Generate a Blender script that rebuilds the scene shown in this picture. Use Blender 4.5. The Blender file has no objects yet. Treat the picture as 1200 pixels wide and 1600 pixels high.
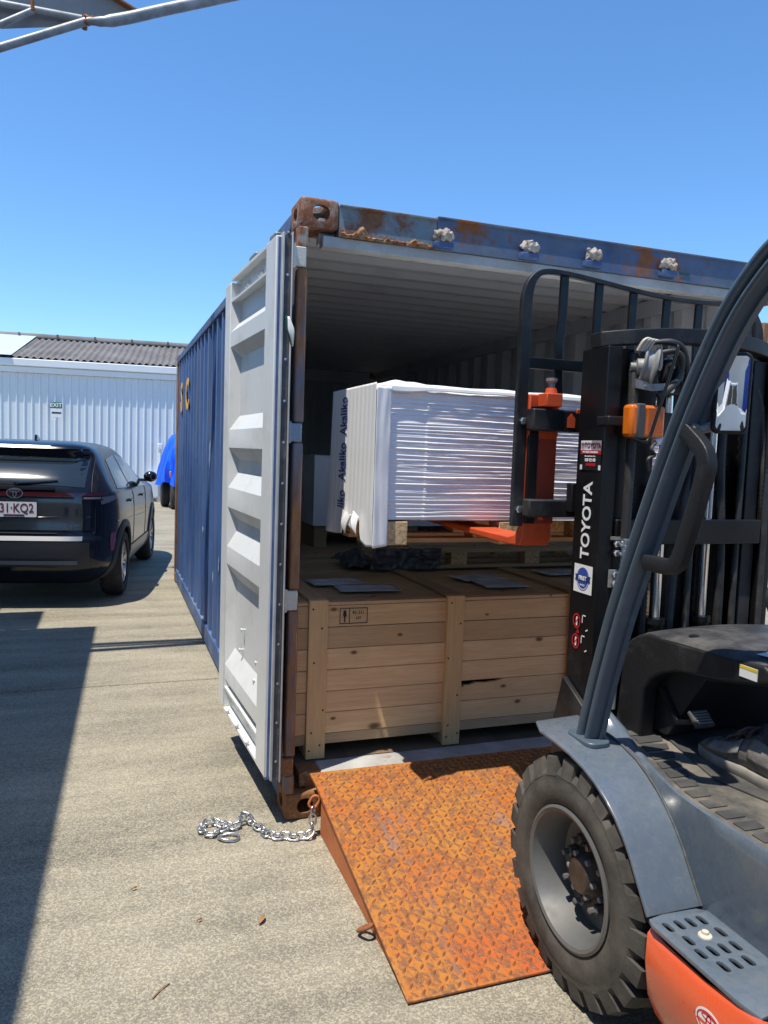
import bpy, bmesh, math, random
from mathutils import Vector, Matrix, noise
random.seed(7)
R = math.radians
S = bpy.context.scene
COL = S.collection

# ------------------------------------------------------------------ camera
cam_d = bpy.data.cameras.new("camera")
cam = bpy.data.objects.new("camera", cam_d)
COL.objects.link(cam)
S.camera = cam
cam_d.sensor_fit = 'VERTICAL'
cam_d.sensor_height = 36.0
cam_d.lens = 36.0 * 1191.17 / 1600.0
cam_d.clip_start = 0.05
cam_d.clip_end = 600
def aim(loc, yaw, pitch, roll):
    f = Vector((math.sin(yaw)*math.cos(pitch), math.cos(yaw)*math.cos(pitch), math.sin(pitch)))
    r = Vector((math.cos(yaw), -math.sin(yaw), 0))
    u = r.cross(f)
    r2 = math.cos(roll)*r + math.sin(roll)*u
    u2 = -math.sin(roll)*r + math.cos(roll)*u
    m = Matrix((r2, u2, -f)).transposed().to_4x4()
    m.translation = loc
    cam.matrix_world = m
aim(Vector((-0.70767, -3.06917, 1.57986)), 0.346096, -0.0783699, 0.034777)

# ------------------------------------------------------------------ sun and sky
SUN = Vector((0.30, 0.135, -1.0)).normalized()          # direction the light travels
sun_d = bpy.data.lights.new("sun", 'SUN')
sun_d.energy = 4.6
sun_d.angle = R(0.53)
sun_d.color = (1.0, 0.935, 0.82)
sun_o = bpy.data.objects.new("sun", sun_d)
COL.objects.link(sun_o)
sun_o.rotation_euler = SUN.to_track_quat('-Z', 'Y').to_euler()
W = bpy.data.worlds.new("World")
S.world = W
W.use_nodes = True
wn = W.node_tree.nodes
sky = wn.new('ShaderNodeTexSky')
sky.sky_type = 'NISHITA'
sky.sun_disc = False
sky.sun_elevation = math.asin(-SUN.z)
sky.sun_rotation = math.atan2(-SUN.x, -SUN.y)
sky.air_density = 1.02
sky.dust_density = 0.0
sky.ozone_density = 10.0
wn['Background'].inputs['Strength'].default_value = 0.15
hs = wn.new('ShaderNodeHueSaturation')                  # one even grade of the whole sky
hs.inputs['Saturation'].default_value = 1.06; hs.inputs['Value'].default_value = 1.14; hs.inputs['Hue'].default_value = 0.497
W.node_tree.links.new(sky.outputs[0], hs.inputs['Color'])
W.node_tree.links.new(hs.outputs[0], wn['Background'].inputs['Color'])
S.view_settings.view_transform = 'Standard'
S.view_settings.look = 'None'
S.view_settings.gamma = 1.0
S.view_settings.exposure = 0.32
S.view_settings.use_curve_mapping = False

# ------------------------------------------------------------------ object helpers
OFF = {}                                   # root name -> world offset of the vertices
def rootof(o):
    while o.parent: o = o.parent
    return o
def thing(name, label, cat, loc=(0, 0, 0), rz=0.0, group=None, local=False):
    o = bpy.data.objects.new(name, None)
    COL.objects.link(o)
    o.empty_display_size = 0.2
    o.location = loc
    o.rotation_euler = (0, 0, rz)
    o['label'] = label; o['category'] = cat
    if group: o['group'] = group
    OFF[o.name] = Vector((0, 0, 0)) if local else Vector(loc)
    return o
def tag(o, label, cat, group=None):
    o['label'] = label; o['category'] = cat
    if group: o['group'] = group
    return o
def obj(name, bm, mat, parent=None, smooth=None, bevel=0, seg=2, mats=None):
    me = bpy.data.meshes.new(name)
    if isinstance(bm, bmesh.types.BMesh):
        bmesh.ops.recalc_face_normals(bm, faces=bm.faces)
        if parent:
            bmesh.ops.translate(bm, verts=bm.verts, vec=-OFF[rootof(parent).name])
        bm.to_mesh(me); bm.free()
    else:
        me = bm
        if parent: me.transform(Matrix.Translation(-OFF[rootof(parent).name]))
    me.materials.clear()
    for m in (mats or [mat]): me.materials.append(m)
    o = bpy.data.objects.new(name, me)
    COL.objects.link(o)
    if parent: o.parent = parent
    if smooth is not None:
        for p in me.polygons: p.use_smooth = True
        me.set_sharp_from_angle(angle=R(smooth))
    if bevel:
        md = o.modifiers.new("bevel", 'BEVEL'); md.width = bevel; md.segments = seg; md.limit_method = 'ANGLE'; md.angle_limit = R(35)
        for p in me.polygons: p.use_smooth = True
        if smooth is None: me.set_sharp_from_angle(angle=R(35))
        md.harden_normals = False
    return o
def copyobj(o, parent=None, loc=None, rot=None):
    c = o.copy(); COL.objects.link(c); c.parent = parent if parent else o.parent
    for k in ('label', 'category', 'group'):
        if parent is not None and k in c: del c[k]
    if loc is not None: c.location = loc
    if rot is not None: c.rotation_euler = rot
    return c
def struct(o):
    o['kind'] = 'structure'; return o
def stuff(o):
    o['kind'] = 'stuff'; return o
def baked(o):
    "apply the modifiers of an object to its mesh"
    dg = bpy.context.evaluated_depsgraph_get()
    dg.update()
    me = bpy.data.meshes.new_from_object(o.evaluated_get(dg))
    o.modifiers.clear()
    o.data = me
    return o

# ------------------------------------------------------------------ shape helpers
def B(): return bmesh.new()
def box(bm, x0, x1, y0, y1, z0, z1, M=None):
    v = [bm.verts.new((x, y, z)) for z in (z0, z1) for y in (y0, y1) for x in (x0, x1)]
    for f in ((0,2,3,1), (4,5,7,6), (0,1,5,4), (2,6,7,3), (0,4,6,2), (1,3,7,5)):
        bm.faces.new([v[i] for i in f])
    if M is not None: bmesh.ops.transform(bm, matrix=M, verts=v)
    return bm
def obox(bm, c, ax, ay, az, hx, hy, hz):
    "box with centre c, unit axes, half sizes"
    M = Matrix((ax, ay, az)).transposed().to_4x4(); M.translation = Vector(c)
    return box(bm, -hx, hx, -hy, hy, -hz, hz, M)
def prism(bm, poly, axis, a, b):
    "extrude a polygon along axis 0/1/2; poly gives the two other coordinates in order"
    def P(u, w, t):
        return {0: (t, u, w), 1: (u, t, w), 2: (u, w, t)}[axis]
    A = [bm.verts.new(P(u, w, a)) for u, w in poly]
    Bv = [bm.verts.new(P(u, w, b)) for u, w in poly]
    n = len(poly)
    bm.faces.new(A); bm.faces.new(Bv[::-1])
    for i in range(n):
        bm.faces.new((A[i], A[(i+1) % n], Bv[(i+1) % n], Bv[i]))
    return bm
def sheet(bm, line, axis, a, b, n=1):
    "open strip: polyline swept along axis"
    def P(u, w, t):
        return {0: (t, u, w), 1: (u, t, w), 2: (u, w, t)}[axis]
    rows = [[bm.verts.new(P(u, w, a+(b-a)*k/n)) for u, w in line] for k in range(n+1)]
    for k in range(n):
        for i in range(len(line)-1):
            bm.faces.new((rows[k][i], rows[k][i+1], rows[k+1][i+1], rows[k+1][i]))
    return bm
def frame_along(pts, closed=False):
    n = len(pts); T = []
    for i in range(n):
        if closed: t = pts[(i+1) % n]-pts[i-1]
        else: t = pts[min(i+1, n-1)]-pts[max(i-1, 0)]
        T.append(t.normalized())
    ref = Vector((0, 0, 1)) if abs(T[0].z) < 0.9 else Vector((1, 0, 0))
    out = []
    N = (ref - ref.dot(T[0])*T[0]).normalized()
    for i in range(n):
        N = (N - N.dot(T[i])*T[i]).normalized()
        out.append((T[i], N, T[i].cross(N)))
    return out
def tube(bm, pts, r, n=10, closed=False, caps=True, prof=None):
    pts = [Vector(p) for p in pts]
    fr = frame_along(pts, closed)
    rs = r if isinstance(r, (list, tuple)) else [r]*len(pts)
    rings = []
    for p, (t, N, Bn), rr in zip(pts, fr, rs):
        rings.append([bm.verts.new(p + rr*(math.cos(2*math.pi*k/n)*N + math.sin(2*math.pi*k/n)*Bn)) for k in range(n)])
    m = len(rings)
    for i in range(m if closed else m-1):
        a, b = rings[i], rings[(i+1) % m]
        for k in range(n):
            bm.faces.new((a[k], a[(k+1) % n], b[(k+1) % n], b[k]))
    if caps and not closed:
        bm.faces.new(rings[0][::-1]); bm.faces.new(rings[-1])
    return bm
def sweep(bm, pts, sec, side, caps=True):
    "sweep a section polygon [(a,b)] along pts; a runs along the fixed vector side, b along tangent x side"
    pts = [Vector(p) for p in pts]; side = Vector(side); rings = []
    for i, p in enumerate(pts):
        t = (pts[min(i+1, len(pts)-1)]-pts[max(i-1, 0)]).normalized()
        nb = t.cross(side).normalized()
        rings.append([bm.verts.new(p + a*side + b*nb) for a, b in sec])
    n = len(sec)
    for i in range(len(rings)-1):
        for k in range(n):
            bm.faces.new((rings[i][k], rings[i][(k+1) % n], rings[i+1][(k+1) % n], rings[i+1][k]))
    if caps:
        bm.faces.new(rings[0][::-1]); bm.faces.new(rings[-1])
    return bm
def lathe(bm, prof, c, axis='x', n=32, full=True):
    "revolve [(r,h)] round an axis through c"
    c = Vector(c); rings = []
    for r, h in prof:
        ring = []
        for k in range(n):
            a = 2*math.pi*k/n; u, w = r*math.cos(a), r*math.sin(a)
            ring.append(bm.verts.new(c + {'x': Vector((h, u, w)), 'y': Vector((u, h, w)), 'z': Vector((u, w, h))}[axis]))
        rings.append(ring)
    for i in range(len(rings)-1):
        for k in range(n):
            bm.faces.new((rings[i][k], rings[i][(k+1) % n], rings[i+1][(k+1) % n], rings[i+1][k]))
    if full:
        if prof[0][0] > 1e-5: bm.faces.new(rings[0][::-1])
        if prof[-1][0] > 1e-5: bm.faces.new(rings[-1])
    return bm
def rod(bm, a, b, r, n=12): return tube(bm, [a, b], r, n)
def grid(bm, nu, nv, fn):
    vs = [[bm.verts.new(fn(i/nu, j/nv)) for i in range(nu+1)] for j in range(nv+1)]
    for j in range(nv):
        for i in range(nu):
            bm.faces.new((vs[j][i], vs[j][i+1], vs[j+1][i+1], vs[j+1][i]))
    return bm
def smoothline(pts, k=6):
    "Catmull-Rom through the points"
    P = [Vector(p) for p in pts]; out = []
    for i in range(len(P)-1):
        p0, p1, p2, p3 = P[max(i-1, 0)], P[i], P[i+1], P[min(i+2, len(P)-1)]
        for s in range(k):
            t = s/k
            out.append(0.5*((2*p1)+(p2-p0)*t+(2*p0-5*p1+4*p2-p3)*t*t+(-p0+3*p1-3*p2+p3)*t**3))
    out.append(P[-1]); return out
def rrect(w, h, r, n=4):
    pts = []
    for cx, cy, a0 in ((w-r, h-r, 0), (-w+r, h-r, 90), (-w+r, -h+r, 180), (w-r, -h+r, 270)):
        for k in range(n+1):
            a = R(a0+90*k/n); pts.append((cx+r*math.cos(a), cy+r*math.sin(a)))
    return pts
def text(body, size, o, right, up, depth=0.0006, bold=0.0, align='CENTER', sx=1.0):
    "a mesh of flat lettering; o is the middle of the line of text"
    cu = bpy.data.curves.new("lettering", 'FONT')
    cu.body = body; cu.size = size; cu.align_x = align; cu.align_y = 'CENTER'
    cu.extrude = depth; cu.offset = bold; cu.resolution_u = 3
    t = bpy.data.objects.new("lettering", cu); COL.objects.link(t)
    dg = bpy.context.evaluated_depsgraph_get(); dg.update()
    me = bpy.data.meshes.new_from_object(t.evaluated_get(dg))
    bpy.data.objects.remove(t); bpy.data.curves.remove(cu)
    right = Vector(right).normalized(); up = Vector(up).normalized()
    M = Matrix((right*sx, up, right.cross(up))).transposed().to_4x4(); M.translation = Vector(o)
    me.transform(M)
    return me
def flat(bm, poly, o, right, up, t=0.001):
    "thin plate: polygon in the plane (right, up), thickness t towards right x up"
    right = Vector(right).normalized(); up = Vector(up).normalized(); n = right.cross(up); o = Vector(o)
    A = [bm.verts.new(o+right*a+up*b) for a, b in poly]
    C = [bm.verts.new(o+right*a+up*b+n*t) for a, b in poly]
    m = len(poly)
    bm.faces.new(A[::-1]); bm.faces.new(C)
    for i in range(m): bm.faces.new((A[i], A[(i+1) % m], C[(i+1) % m], C[i]))
    return bm
def ering(bm, rx, ry, w, o, right, up, t=0.001, n=28):
    "elliptical ring"
    right = Vector(right).normalized(); up = Vector(up).normalized(); nn = right.cross(up); o = Vector(o)
    rings = []
    for (a, b, h) in ((rx, ry, 0), (rx, ry, t), (rx-w, ry-w, t), (rx-w, ry-w, 0)):
        rings.append([bm.verts.new(o+right*a*math.cos(2*math.pi*k/n)+up*b*math.sin(2*math.pi*k/n)+nn*h) for k in range(n)])
    for i in range(4):
        p, q = rings[i], rings[(i+1) % 4]
        for k in range(n): bm.faces.new((p[k], p[(k+1) % n], q[(k+1) % n], q[k]))
    return bm
def emblem(bm, s, o, right, up, t=0.001):
    "three interlocked ovals"
    up_ = Vector(up).normalized()
    ering(bm, s, s*0.66, s*0.10, o, right, up, t)
    ering(bm, s*0.62, s*0.22, s*0.09, Vector(o)+up_*s*0.30, right, up, t)
    ering(bm, s*0.24, s*0.55, s*0.09, o, right, up, t)
    return bm
def hexnut(bm, c, axis, r, h):
    lathe(bm, [(r, 0), (r, h*0.8), (r*0.8, h)], c, axis, 6)
    return bm

# ------------------------------------------------------------------ material helpers
def ramp(nt, stops, fac):
    n = nt.nodes.new('ShaderNodeValToRGB'); e = n.color_ramp.elements
    while len(e) < len(stops): e.new(0.5)
    for k, (p, c) in enumerate(stops):
        e[k].position = p; e[k].color = (c, c, c, 1) if not hasattr(c, '__len__') else (*c, 1)
    nt.links.new(fac, n.inputs['Fac']); return n.outputs['Color']
def nz(nt, co, scale, detail=4, rough=0.55, stretch=(1, 1, 1), loc=(0, 0, 0), dist=0.0):
    mp = nt.nodes.new('ShaderNodeMapping'); mp.inputs['Scale'].default_value = stretch; mp.inputs['Location'].default_value = loc
    nt.links.new(co, mp.inputs['Vector'])
    t = nt.nodes.new('ShaderNodeTexNoise'); t.inputs['Scale'].default_value = scale
    t.inputs['Detail'].default_value = detail; t.inputs['Roughness'].default_value = rough; t.inputs['Distortion'].default_value = dist
    nt.links.new(mp.outputs[0], t.inputs['Vector']); return t.outputs['Fac']
def mixc(nt, fac, a, b, mode='MIX'):
    n = nt.nodes.new('ShaderNodeMix'); n.data_type = 'RGBA'; n.blend_type = mode
    for s, v in ((n.inputs[0], fac), (n.inputs[6], a), (n.inputs[7], b)):
        if hasattr(v, 'is_output'): nt.links.new(v, s)
        elif hasattr(v, '__len__'): s.default_value = (*v, 1)
        else: s.default_value = v
    return n.outputs[2]
def mth(nt, op, a, b=0.5):
    n = nt.nodes.new('ShaderNodeMath'); n.operation = op
    for s, v in ((n.inputs[0], a), (n.inputs[1], b)):
        if hasattr(v, 'is_output'): nt.links.new(v, s)
        else: s.default_value = v
    return n.outputs[0]
def new_mat(name):
    m = bpy.data.materials.new(name); m.use_nodes = True
    nt = m.node_tree; b = nt.nodes['Principled BSDF']
    tc = nt.nodes.new('ShaderNodeTexCoord')
    return m, nt, b, tc.outputs['Object']
def bumped(nt, b, height, strength, dist=0.01):
    n = nt.nodes.new('ShaderNodeBump'); n.inputs['Strength'].default_value = strength; n.inputs['Distance'].default_value = dist
    nt.links.new(height, n.inputs['Height']); nt.links.new(n.outputs[0], b.inputs['Normal'])
def setc(nt, b, v, key='Base Color'):
    if hasattr(v, 'is_output'): nt.links.new(v, b.inputs[key])
    elif hasattr(v, '__len__'): b.inputs[key].default_value = (*v, 1)
    else: b.inputs[key].default_value = v
def paint(name, col, rough=0.45, metal=0.0, var=0.15, vscale=3.0, bump=0.0, bscale=60, coat=0.0, dirt=None, rust=None, spec=0.5):
    """paint or plastic with uneven tone; dirt=(colour, amount, scale); rust=(colour, amount, scale)"""
    m, nt, b, co = new_mat(name)
    v = nz(nt, co, vscale, 6, 0.6)
    c = mixc(nt, ramp(nt, [(0.3, 0.0), (0.7, 1.0)], v), tuple(x*(1-var) for x in col), tuple(min(1, x*(1+var)) for x in col))
    r = rough
    if dirt:
        dc, amt, sc = dirt
        f = ramp(nt, [(1.0-amt-0.12, 0.0), (1.0-amt+0.22, 0.85)], nz(nt, co, sc, 8, 0.68))
        c = mixc(nt, f, c, dc)
        r = mth(nt, 'ADD', mth(nt, 'MULTIPLY', f, 0.35), rough)
    if rust:
        rc, amt, sc = rust
        f = ramp(nt, [(1.0-amt-0.02, 0.0), (1.0-amt+0.05, 1.0)], nz(nt, co, sc, 9, 0.7))
        rv = mixc(nt, nz(nt, co, sc*6, 6, 0.7), tuple(x*0.45 for x in rc), tuple(min(1, x*1.5) for x in rc))
        c = mixc(nt, f, c, rv)
        r = mth(nt, 'ADD', mth(nt, 'MULTIPLY', f, 0.4), r)
    setc(nt, b, c); setc(nt, b, r, 'Roughness')
    b.inputs['Metallic'].default_value = metal
    b.inputs['Coat Weight'].default_value = coat; b.inputs['Coat Roughness'].default_value = 0.06
    b.inputs['Specular IOR Level'].default_value = spec
    if bump: bumped(nt, b, nz(nt, co, bscale, 5, 0.6), bump, 0.004)
    return m
def rusty(name, paintc, rustc, cover=0.5, scale=6, stretch=(1, 1, 0.35), rough=0.8):
    "old steel: rust of two tones breaking through what is left of the paint"
    m, nt, b, co = new_mat(name)
    a = nz(nt, co, scale, 10, 0.72, stretch)
    d = nz(nt, co, scale*7, 8, 0.7, stretch, (3, 1, 2))
    rv = mixc(nt, ramp(nt, [(0.25, 0.0), (0.75, 1.0)], d), tuple(x*0.4 for x in rustc), tuple(min(1, x*1.35) for x in rustc))
    pv = mixc(nt, d, tuple(x*0.7 for x in paintc), tuple(min(1, x*1.35) for x in paintc))
    f = ramp(nt, [(1-cover-0.05, 0.0), (1-cover+0.06, 1.0)], a)
    setc(nt, b, mixc(nt, f, pv, rv))
    setc(nt, b, mth(nt, 'ADD', mth(nt, 'MULTIPLY', f, 0.3), rough-0.25), 'Roughness')
    bumped(nt, b, mth(nt, 'ADD', mth(nt, 'MULTIPLY', f, 0.6), d), 0.45, 0.004)
    return m
def wood(name, light, dark, axis=0, rough=0.7, knots=True, plane=(0, 2)):
    "sawn softwood, grain along one axis, each board different"
    m, nt, b, co = new_mat(name)
    oi = nt.nodes.new('ShaderNodeObjectInfo')
    rnd = oi.outputs['Random']
    sh = nt.nodes.new('ShaderNodeVectorMath'); sh.operation = 'MULTIPLY_ADD'
    cb = nt.nodes.new('ShaderNodeCombineXYZ')
    for k, mul in enumerate((17.0, 29.0, 23.0)): nt.links.new(mth(nt, 'MULTIPLY', rnd, mul), cb.inputs[k])
    nt.links.new(co, sh.inputs[0]); sh.inputs[1].default_value = (1, 1, 1); nt.links.new(cb.outputs[0], sh.inputs[2])
    co = sh.outputs[0]
    st = [16, 16, 16]; st[axis] = 0.9
    g = nz(nt, co, 3.2, 5, 0.6, tuple(st), dist=0.5)
    g2 = nz(nt, co, 14, 4, 0.6, tuple(st))
    st2 = [3, 3, 3]; st2[axis] = 0.5
    blot = nz(nt, co, 2.0, 5, 0.6, tuple(st2))
    c = mixc(nt, ramp(nt, [(0.35, 0.0), (0.68, 1.0)], g), light, tuple(l*0.72+d*0.28 for l, d in zip(light, dark)))
    c = mixc(nt, mth(nt, 'MULTIPLY', ramp(nt, [(0.4, 0.0), (0.75, 1.0)], g2), 0.28), c, dark)
    c = mixc(nt, mth(nt, 'MULTIPLY', ramp(nt, [(0.42, 0.0), (0.72, 1.0)], blot), 0.35), c, tuple(l*0.6+d*0.4 for l, d in zip(light, dark)))
    tone = mth(nt, 'ADD', mth(nt, 'MULTIPLY', rnd, 0.38), 0.80)
    tn = nt.nodes.new('ShaderNodeMix'); tn.data_type = 'RGBA'; tn.blend_type = 'MULTIPLY'; tn.inputs[0].default_value = 1.0
    nt.links.new(c, tn.inputs[6]); cc = nt.nodes.new('ShaderNodeCombineColor')
    for k in range(3): nt.links.new(tone, cc.inputs[k])
    nt.links.new(cc.outputs[0], tn.inputs[7]); c = tn.outputs[2]
    if knots:
        sp_ = nt.nodes.new('ShaderNodeSeparateXYZ'); nt.links.new(co, sp_.inputs[0])
        cv = nt.nodes.new('ShaderNodeCombineXYZ')
        nt.links.new(mth(nt, 'MULTIPLY', sp_.outputs[plane[0]], 3.0), cv.inputs[0]); nt.links.new(mth(nt, 'MULTIPLY', sp_.outputs[plane[1]], 5.5), cv.inputs[1])
        vo = nt.nodes.new('ShaderNodeTexVoronoi'); vo.voronoi_dimensions = '2D'; vo.inputs['Scale'].default_value = 1.0; vo.inputs['Randomness'].default_value = 1.0
        nt.links.new(cv.outputs[0], vo.inputs['Vector'])
        halo = ramp(nt, [(0.05, 1.0), (0.26, 0.0)], vo.outputs['Distance'])
        c = mixc(nt, mth(nt, 'MULTIPLY', halo, 0.35), c, tuple(l*0.55+d*0.45 for l, d in zip(light, dark)))
        sc2 = nt.nodes.new('ShaderNodeSeparateColor'); nt.links.new(vo.outputs['Color'], sc2.inputs[0])
        dd = mth(nt, 'MULTIPLY', mth(nt, 'ADD', vo.outputs['Distance'], mth(nt, 'MULTIPLY', mth(nt, 'SUBTRACT', nz(nt, co, 30, 3, 0.5), 0.5), 0.03)), mth(nt, 'ADD', mth(nt, 'MULTIPLY', sc2.outputs[0], 2.2), 0.65))
        k = ramp(nt, [(0.028, 1.0), (0.050, 0.7), (0.080, 0.0)], dd)
        c = mixc(nt, k, c, tuple(x*0.45 for x in dark))
    setc(nt, b, c); b.inputs['Roughness'].default_value = rough
    bumped(nt, b, g2, 0.15, 0.003)
    return m
# ------------------------------------------------------------------ materials
def concrete():
    m, nt, b, co = new_mat("concrete")
    big = nz(nt, co, 0.5, 6, 0.6, (1, 1.5, 1))
    streak = nz(nt, co, 1.5, 8, 0.66, (0.45, 2.6, 1), (4, 2, 0))
    mid = nz(nt, co, 14, 8, 0.75)
    fine = nz(nt, co, 190, 6, 0.8)
    vo = nt.nodes.new('ShaderNodeTexVoronoi'); vo.inputs['Scale'].default_value = 190.0; vo.feature = 'F1'
    nt.links.new(co, vo.inputs['Vector'])
    sep = nt.nodes.new('ShaderNodeSeparateColor'); nt.links.new(vo.outputs['Color'], sep.inputs[0])
    pale = (0.42, 0.382, 0.298); grey = (0.128, 0.120, 0.102)
    c = mixc(nt, ramp(nt, [(0.40, 0.0), (0.60, 1.0)], mth(nt, 'ADD', mth(nt, 'MULTIPLY', big, 0.4), mth(nt, 'MULTIPLY', streak, 0.6))), grey, pale)
    c = mixc(nt, mth(nt, 'MULTIPLY', ramp(nt, [(0.40, 0.0), (0.64, 1.0)], mid), 0.40), c, (0.38, 0.33, 0.235))
    # exposed stone chips: pale flecks in darker paste
    fl = ramp(nt, [(0.34, 0.0), (0.64, 1.0)], mth(nt, 'ADD', mth(nt, 'MULTIPLY', sep.outputs[0], 0.42), mth(nt, 'MULTIPLY', fine, 0.58)))
    c = mixc(nt, fl, mixc(nt, 0.42, c, (0.115, 0.105, 0.085)), mixc(nt, 0.38, c, (0.58, 0.52, 0.385)))
    spot = ramp(nt, [(0.60, 0.0), (0.72, 1.0)], nz(nt, co, 1.7, 6, 0.55, loc=(7, 3, 0)))
    c = mixc(nt, mth(nt, 'MULTIPLY', spot, 0.30), c, (0.12, 0.115, 0.10))
    oil = ramp(nt, [(0.64, 0.0), (0.80, 1.0)], nz(nt, co, 0.9, 7, 0.62, loc=(3.3, 8.1, 0)))
    c = mixc(nt, mth(nt, 'MULTIPLY', oil, 0.45), c, (0.085, 0.08, 0.07))
    chip = ramp(nt, [(0.74, 0.0), (0.78, 1.0)], nz(nt, co, 40, 3, 0.5, loc=(1, 9, 0)))
    c = mixc(nt, mth(nt, 'MULTIPLY', chip, 0.7), c, (0.09, 0.085, 0.075))
    setc(nt, b, c); b.inputs['Roughness'].default_value = 0.88
    b.inputs['Specular IOR Level'].default_value = 0.25
    bumped(nt, b, mth(nt, 'ADD', mth(nt, 'MULTIPLY', fl, 0.7), mth(nt, 'MULTIPLY', mid, 0.6)), 0.6, 0.005)
    return m
def ramp_plate():
    m, nt, b, co = new_mat("ramp_orange")
    n1 = nz(nt, co, 5.5, 9, 0.72)
    n2 = nz(nt, co, 30, 8, 0.75, (1.4, 0.7, 1))
    n3 = nz(nt, co, 3.0, 7, 0.7, (2.4, 0.5, 1), (5, 0, 0))
    base = mixc(nt, ramp(nt, [(0.38, 0.0), (0.62, 1.0)], n1), (0.47, 0.142, 0.022), (0.47, 0.20, 0.038))
    fresh = ramp(nt, [(0.50, 0.0), (0.66, 1.0)], nz(nt, co, 1.9, 4, 0.5, loc=(2.1, 4.3, 0)))
    base = mixc(nt, mth(nt, 'MULTIPLY', fresh, 0.85), base, (0.50, 0.095, 0.022))
    worn = ramp(nt, [(0.47, 0.0), (0.57, 1.0)], n2)
    c = mixc(nt, mth(nt, 'MULTIPLY', worn, 0.80), base, (0.17, 0.070, 0.036))
    scr = ramp(nt, [(0.55, 0.0), (0.64, 1.0)], mth(nt, 'ADD', mth(nt, 'MULTIPLY', n3, 0.6), mth(nt, 'MULTIPLY', n2, 0.4)))
    c = mixc(nt, mth(nt, 'MULTIPLY', scr, 0.75), c, (0.22, 0.185, 0.19))
    trk = ramp(nt, [(0.56, 0.0), (0.66, 1.0)], mth(nt, 'ADD', mth(nt, 'MULTIPLY', nz(nt, co, 1.0, 4, 0.6, (3.2, 0.25, 1), (1.7, 0, 0)), 0.6), mth(nt, 'MULTIPLY', nz(nt, co, 60, 6, 0.75), 0.4)))
    c = mixc(nt, mth(nt, 'MULTIPLY', trk, 0.6), c, (0.13, 0.10, 0.095))
    setc(nt, b, c)
    setc(nt, b, mth(nt, 'ADD', mth(nt, 'MULTIPLY', worn, 0.2), 0.5), 'Roughness')
    bumped(nt, b, n2, 0.3, 0.003)
    return m
M = {}
M['concrete'] = concrete()
M['tread'] = None
M['ramp'] = ramp_plate()
RUST = (0.27, 0.105, 0.04)
M['blue'] = paint('container_blue', (0.042, 0.092, 0.245), 0.55, 0, 0.25, 1.6, 0.25, 25, dirt=((0.16, 0.19, 0.23), 0.40, 2.2), rust=(RUST, 0.33, 3.2))
def weathered_blue():
    "faded container paint: runs of dirt down the side, rust breaking out near edges"
    m, nt, b, co = new_mat("container_side_blue")
    run = nz(nt, co, 5.0, 7, 0.65, (1, 3.0, 0.16))
    fade = nz(nt, co, 1.3, 6, 0.6)
    c = mixc(nt, ramp(nt, [(0.35, 0.0), (0.65, 1.0)], fade), (0.036, 0.085, 0.235), (0.066, 0.140, 0.345))
    c = mixc(nt, mth(nt, 'MULTIPLY', ramp(nt, [(0.48, 0.0), (0.70, 1.0)], run), 0.55), c, (0.15, 0.18, 0.22))
    c = mixc(nt, mth(nt, 'MULTIPLY', ramp(nt, [(0.30, 1.0), (0.46, 0.0)], run), 0.40), c, (0.022, 0.042, 0.10))
    rs = ramp(nt, [(0.655, 0.0), (0.70, 1.0)], mth(nt, 'ADD', mth(nt, 'MULTIPLY', run, 0.45), mth(nt, 'MULTIPLY', nz(nt, co, 7, 9, 0.72), 0.62)))
    c = mixc(nt, rs, c, mixc(nt, nz(nt, co, 40, 6, 0.7), (0.10, 0.035, 0.015), (0.36, 0.15, 0.06)))
    setc(nt, b, c); setc(nt, b, mth(nt, 'ADD', mth(nt, 'MULTIPLY', rs, 0.3), 0.5), 'Roughness')
    bumped(nt, b, nz(nt, co, 6, 5, 0.55), 0.25, 0.02)
    return m
M['blue'] = weathered_blue()
M['blue_rail'] = paint('container_blue_rail', (0.042, 0.10, 0.27), 0.6, 0, 0.3, 3, 0.3, 30, dirt=((0.20, 0.25, 0.30), 0.45, 3.0), rust=(RUST, 0.37, 4.0))
M['header'] = paint('header_blue', (0.060, 0.105, 0.205), 0.55, 0, 0.35, 4, 0.3, 30, dirt=((0.19, 0.23, 0.275), 0.50, 2.6), rust=(RUST, 0.42, 3.4))
M['header_old'] = rusty('header_end_rust', (0.19, 0.24, 0.27), (0.24, 0.11, 0.05), 0.44, 5, (1, 1, 1))
M['rust_post'] = rusty('rusted_post', (0.115, 0.155, 0.215), (0.30, 0.15, 0.07), 0.56, 4, (1, 1, 0.22))
M['rust_cast'] = rusty('rusted_casting', (0.33, 0.30, 0.25), (0.27, 0.10, 0.045), 0.56, 9, (1, 1, 0.8))
M['rust_low'] = rusty('rusted_low_casting', (0.42, 0.30, 0.14), (0.30, 0.13, 0.05), 0.6, 8, (1, 1, 1))
M['rust_flake'] = rusty('flaking_rust', (0.34, 0.20, 0.10), (0.28, 0.10, 0.035), 0.5, 16, (1, 1, 1), 0.95)
M['inner'] = paint('container_lining', (0.64, 0.65, 0.65), 0.5, 0, 0.1, 1.2, 0, dirt=((0.38, 0.37, 0.35), 0.34, 3), rust=(RUST, 0.24, 4))
M['door'] = paint('door_white', (0.71, 0.725, 0.72), 0.40, 0, 0.05, 1.5, 0.06, 40, dirt=((0.50, 0.49, 0.45), 0.37, 3.5))
M['door_dirty'] = paint('door_edge_white', (0.60, 0.61, 0.60), 0.5, 0, 0.1, 4, 0.1, 40, dirt=((0.36, 0.33, 0.28), 0.42, 7), rust=(RUST, 0.33, 9))
M['hinge'] = rusty('hinge_paint', (0.58, 0.57, 0.50), (0.30, 0.16, 0.07), 0.36, 14, (1, 1, 1), 0.6)
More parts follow.
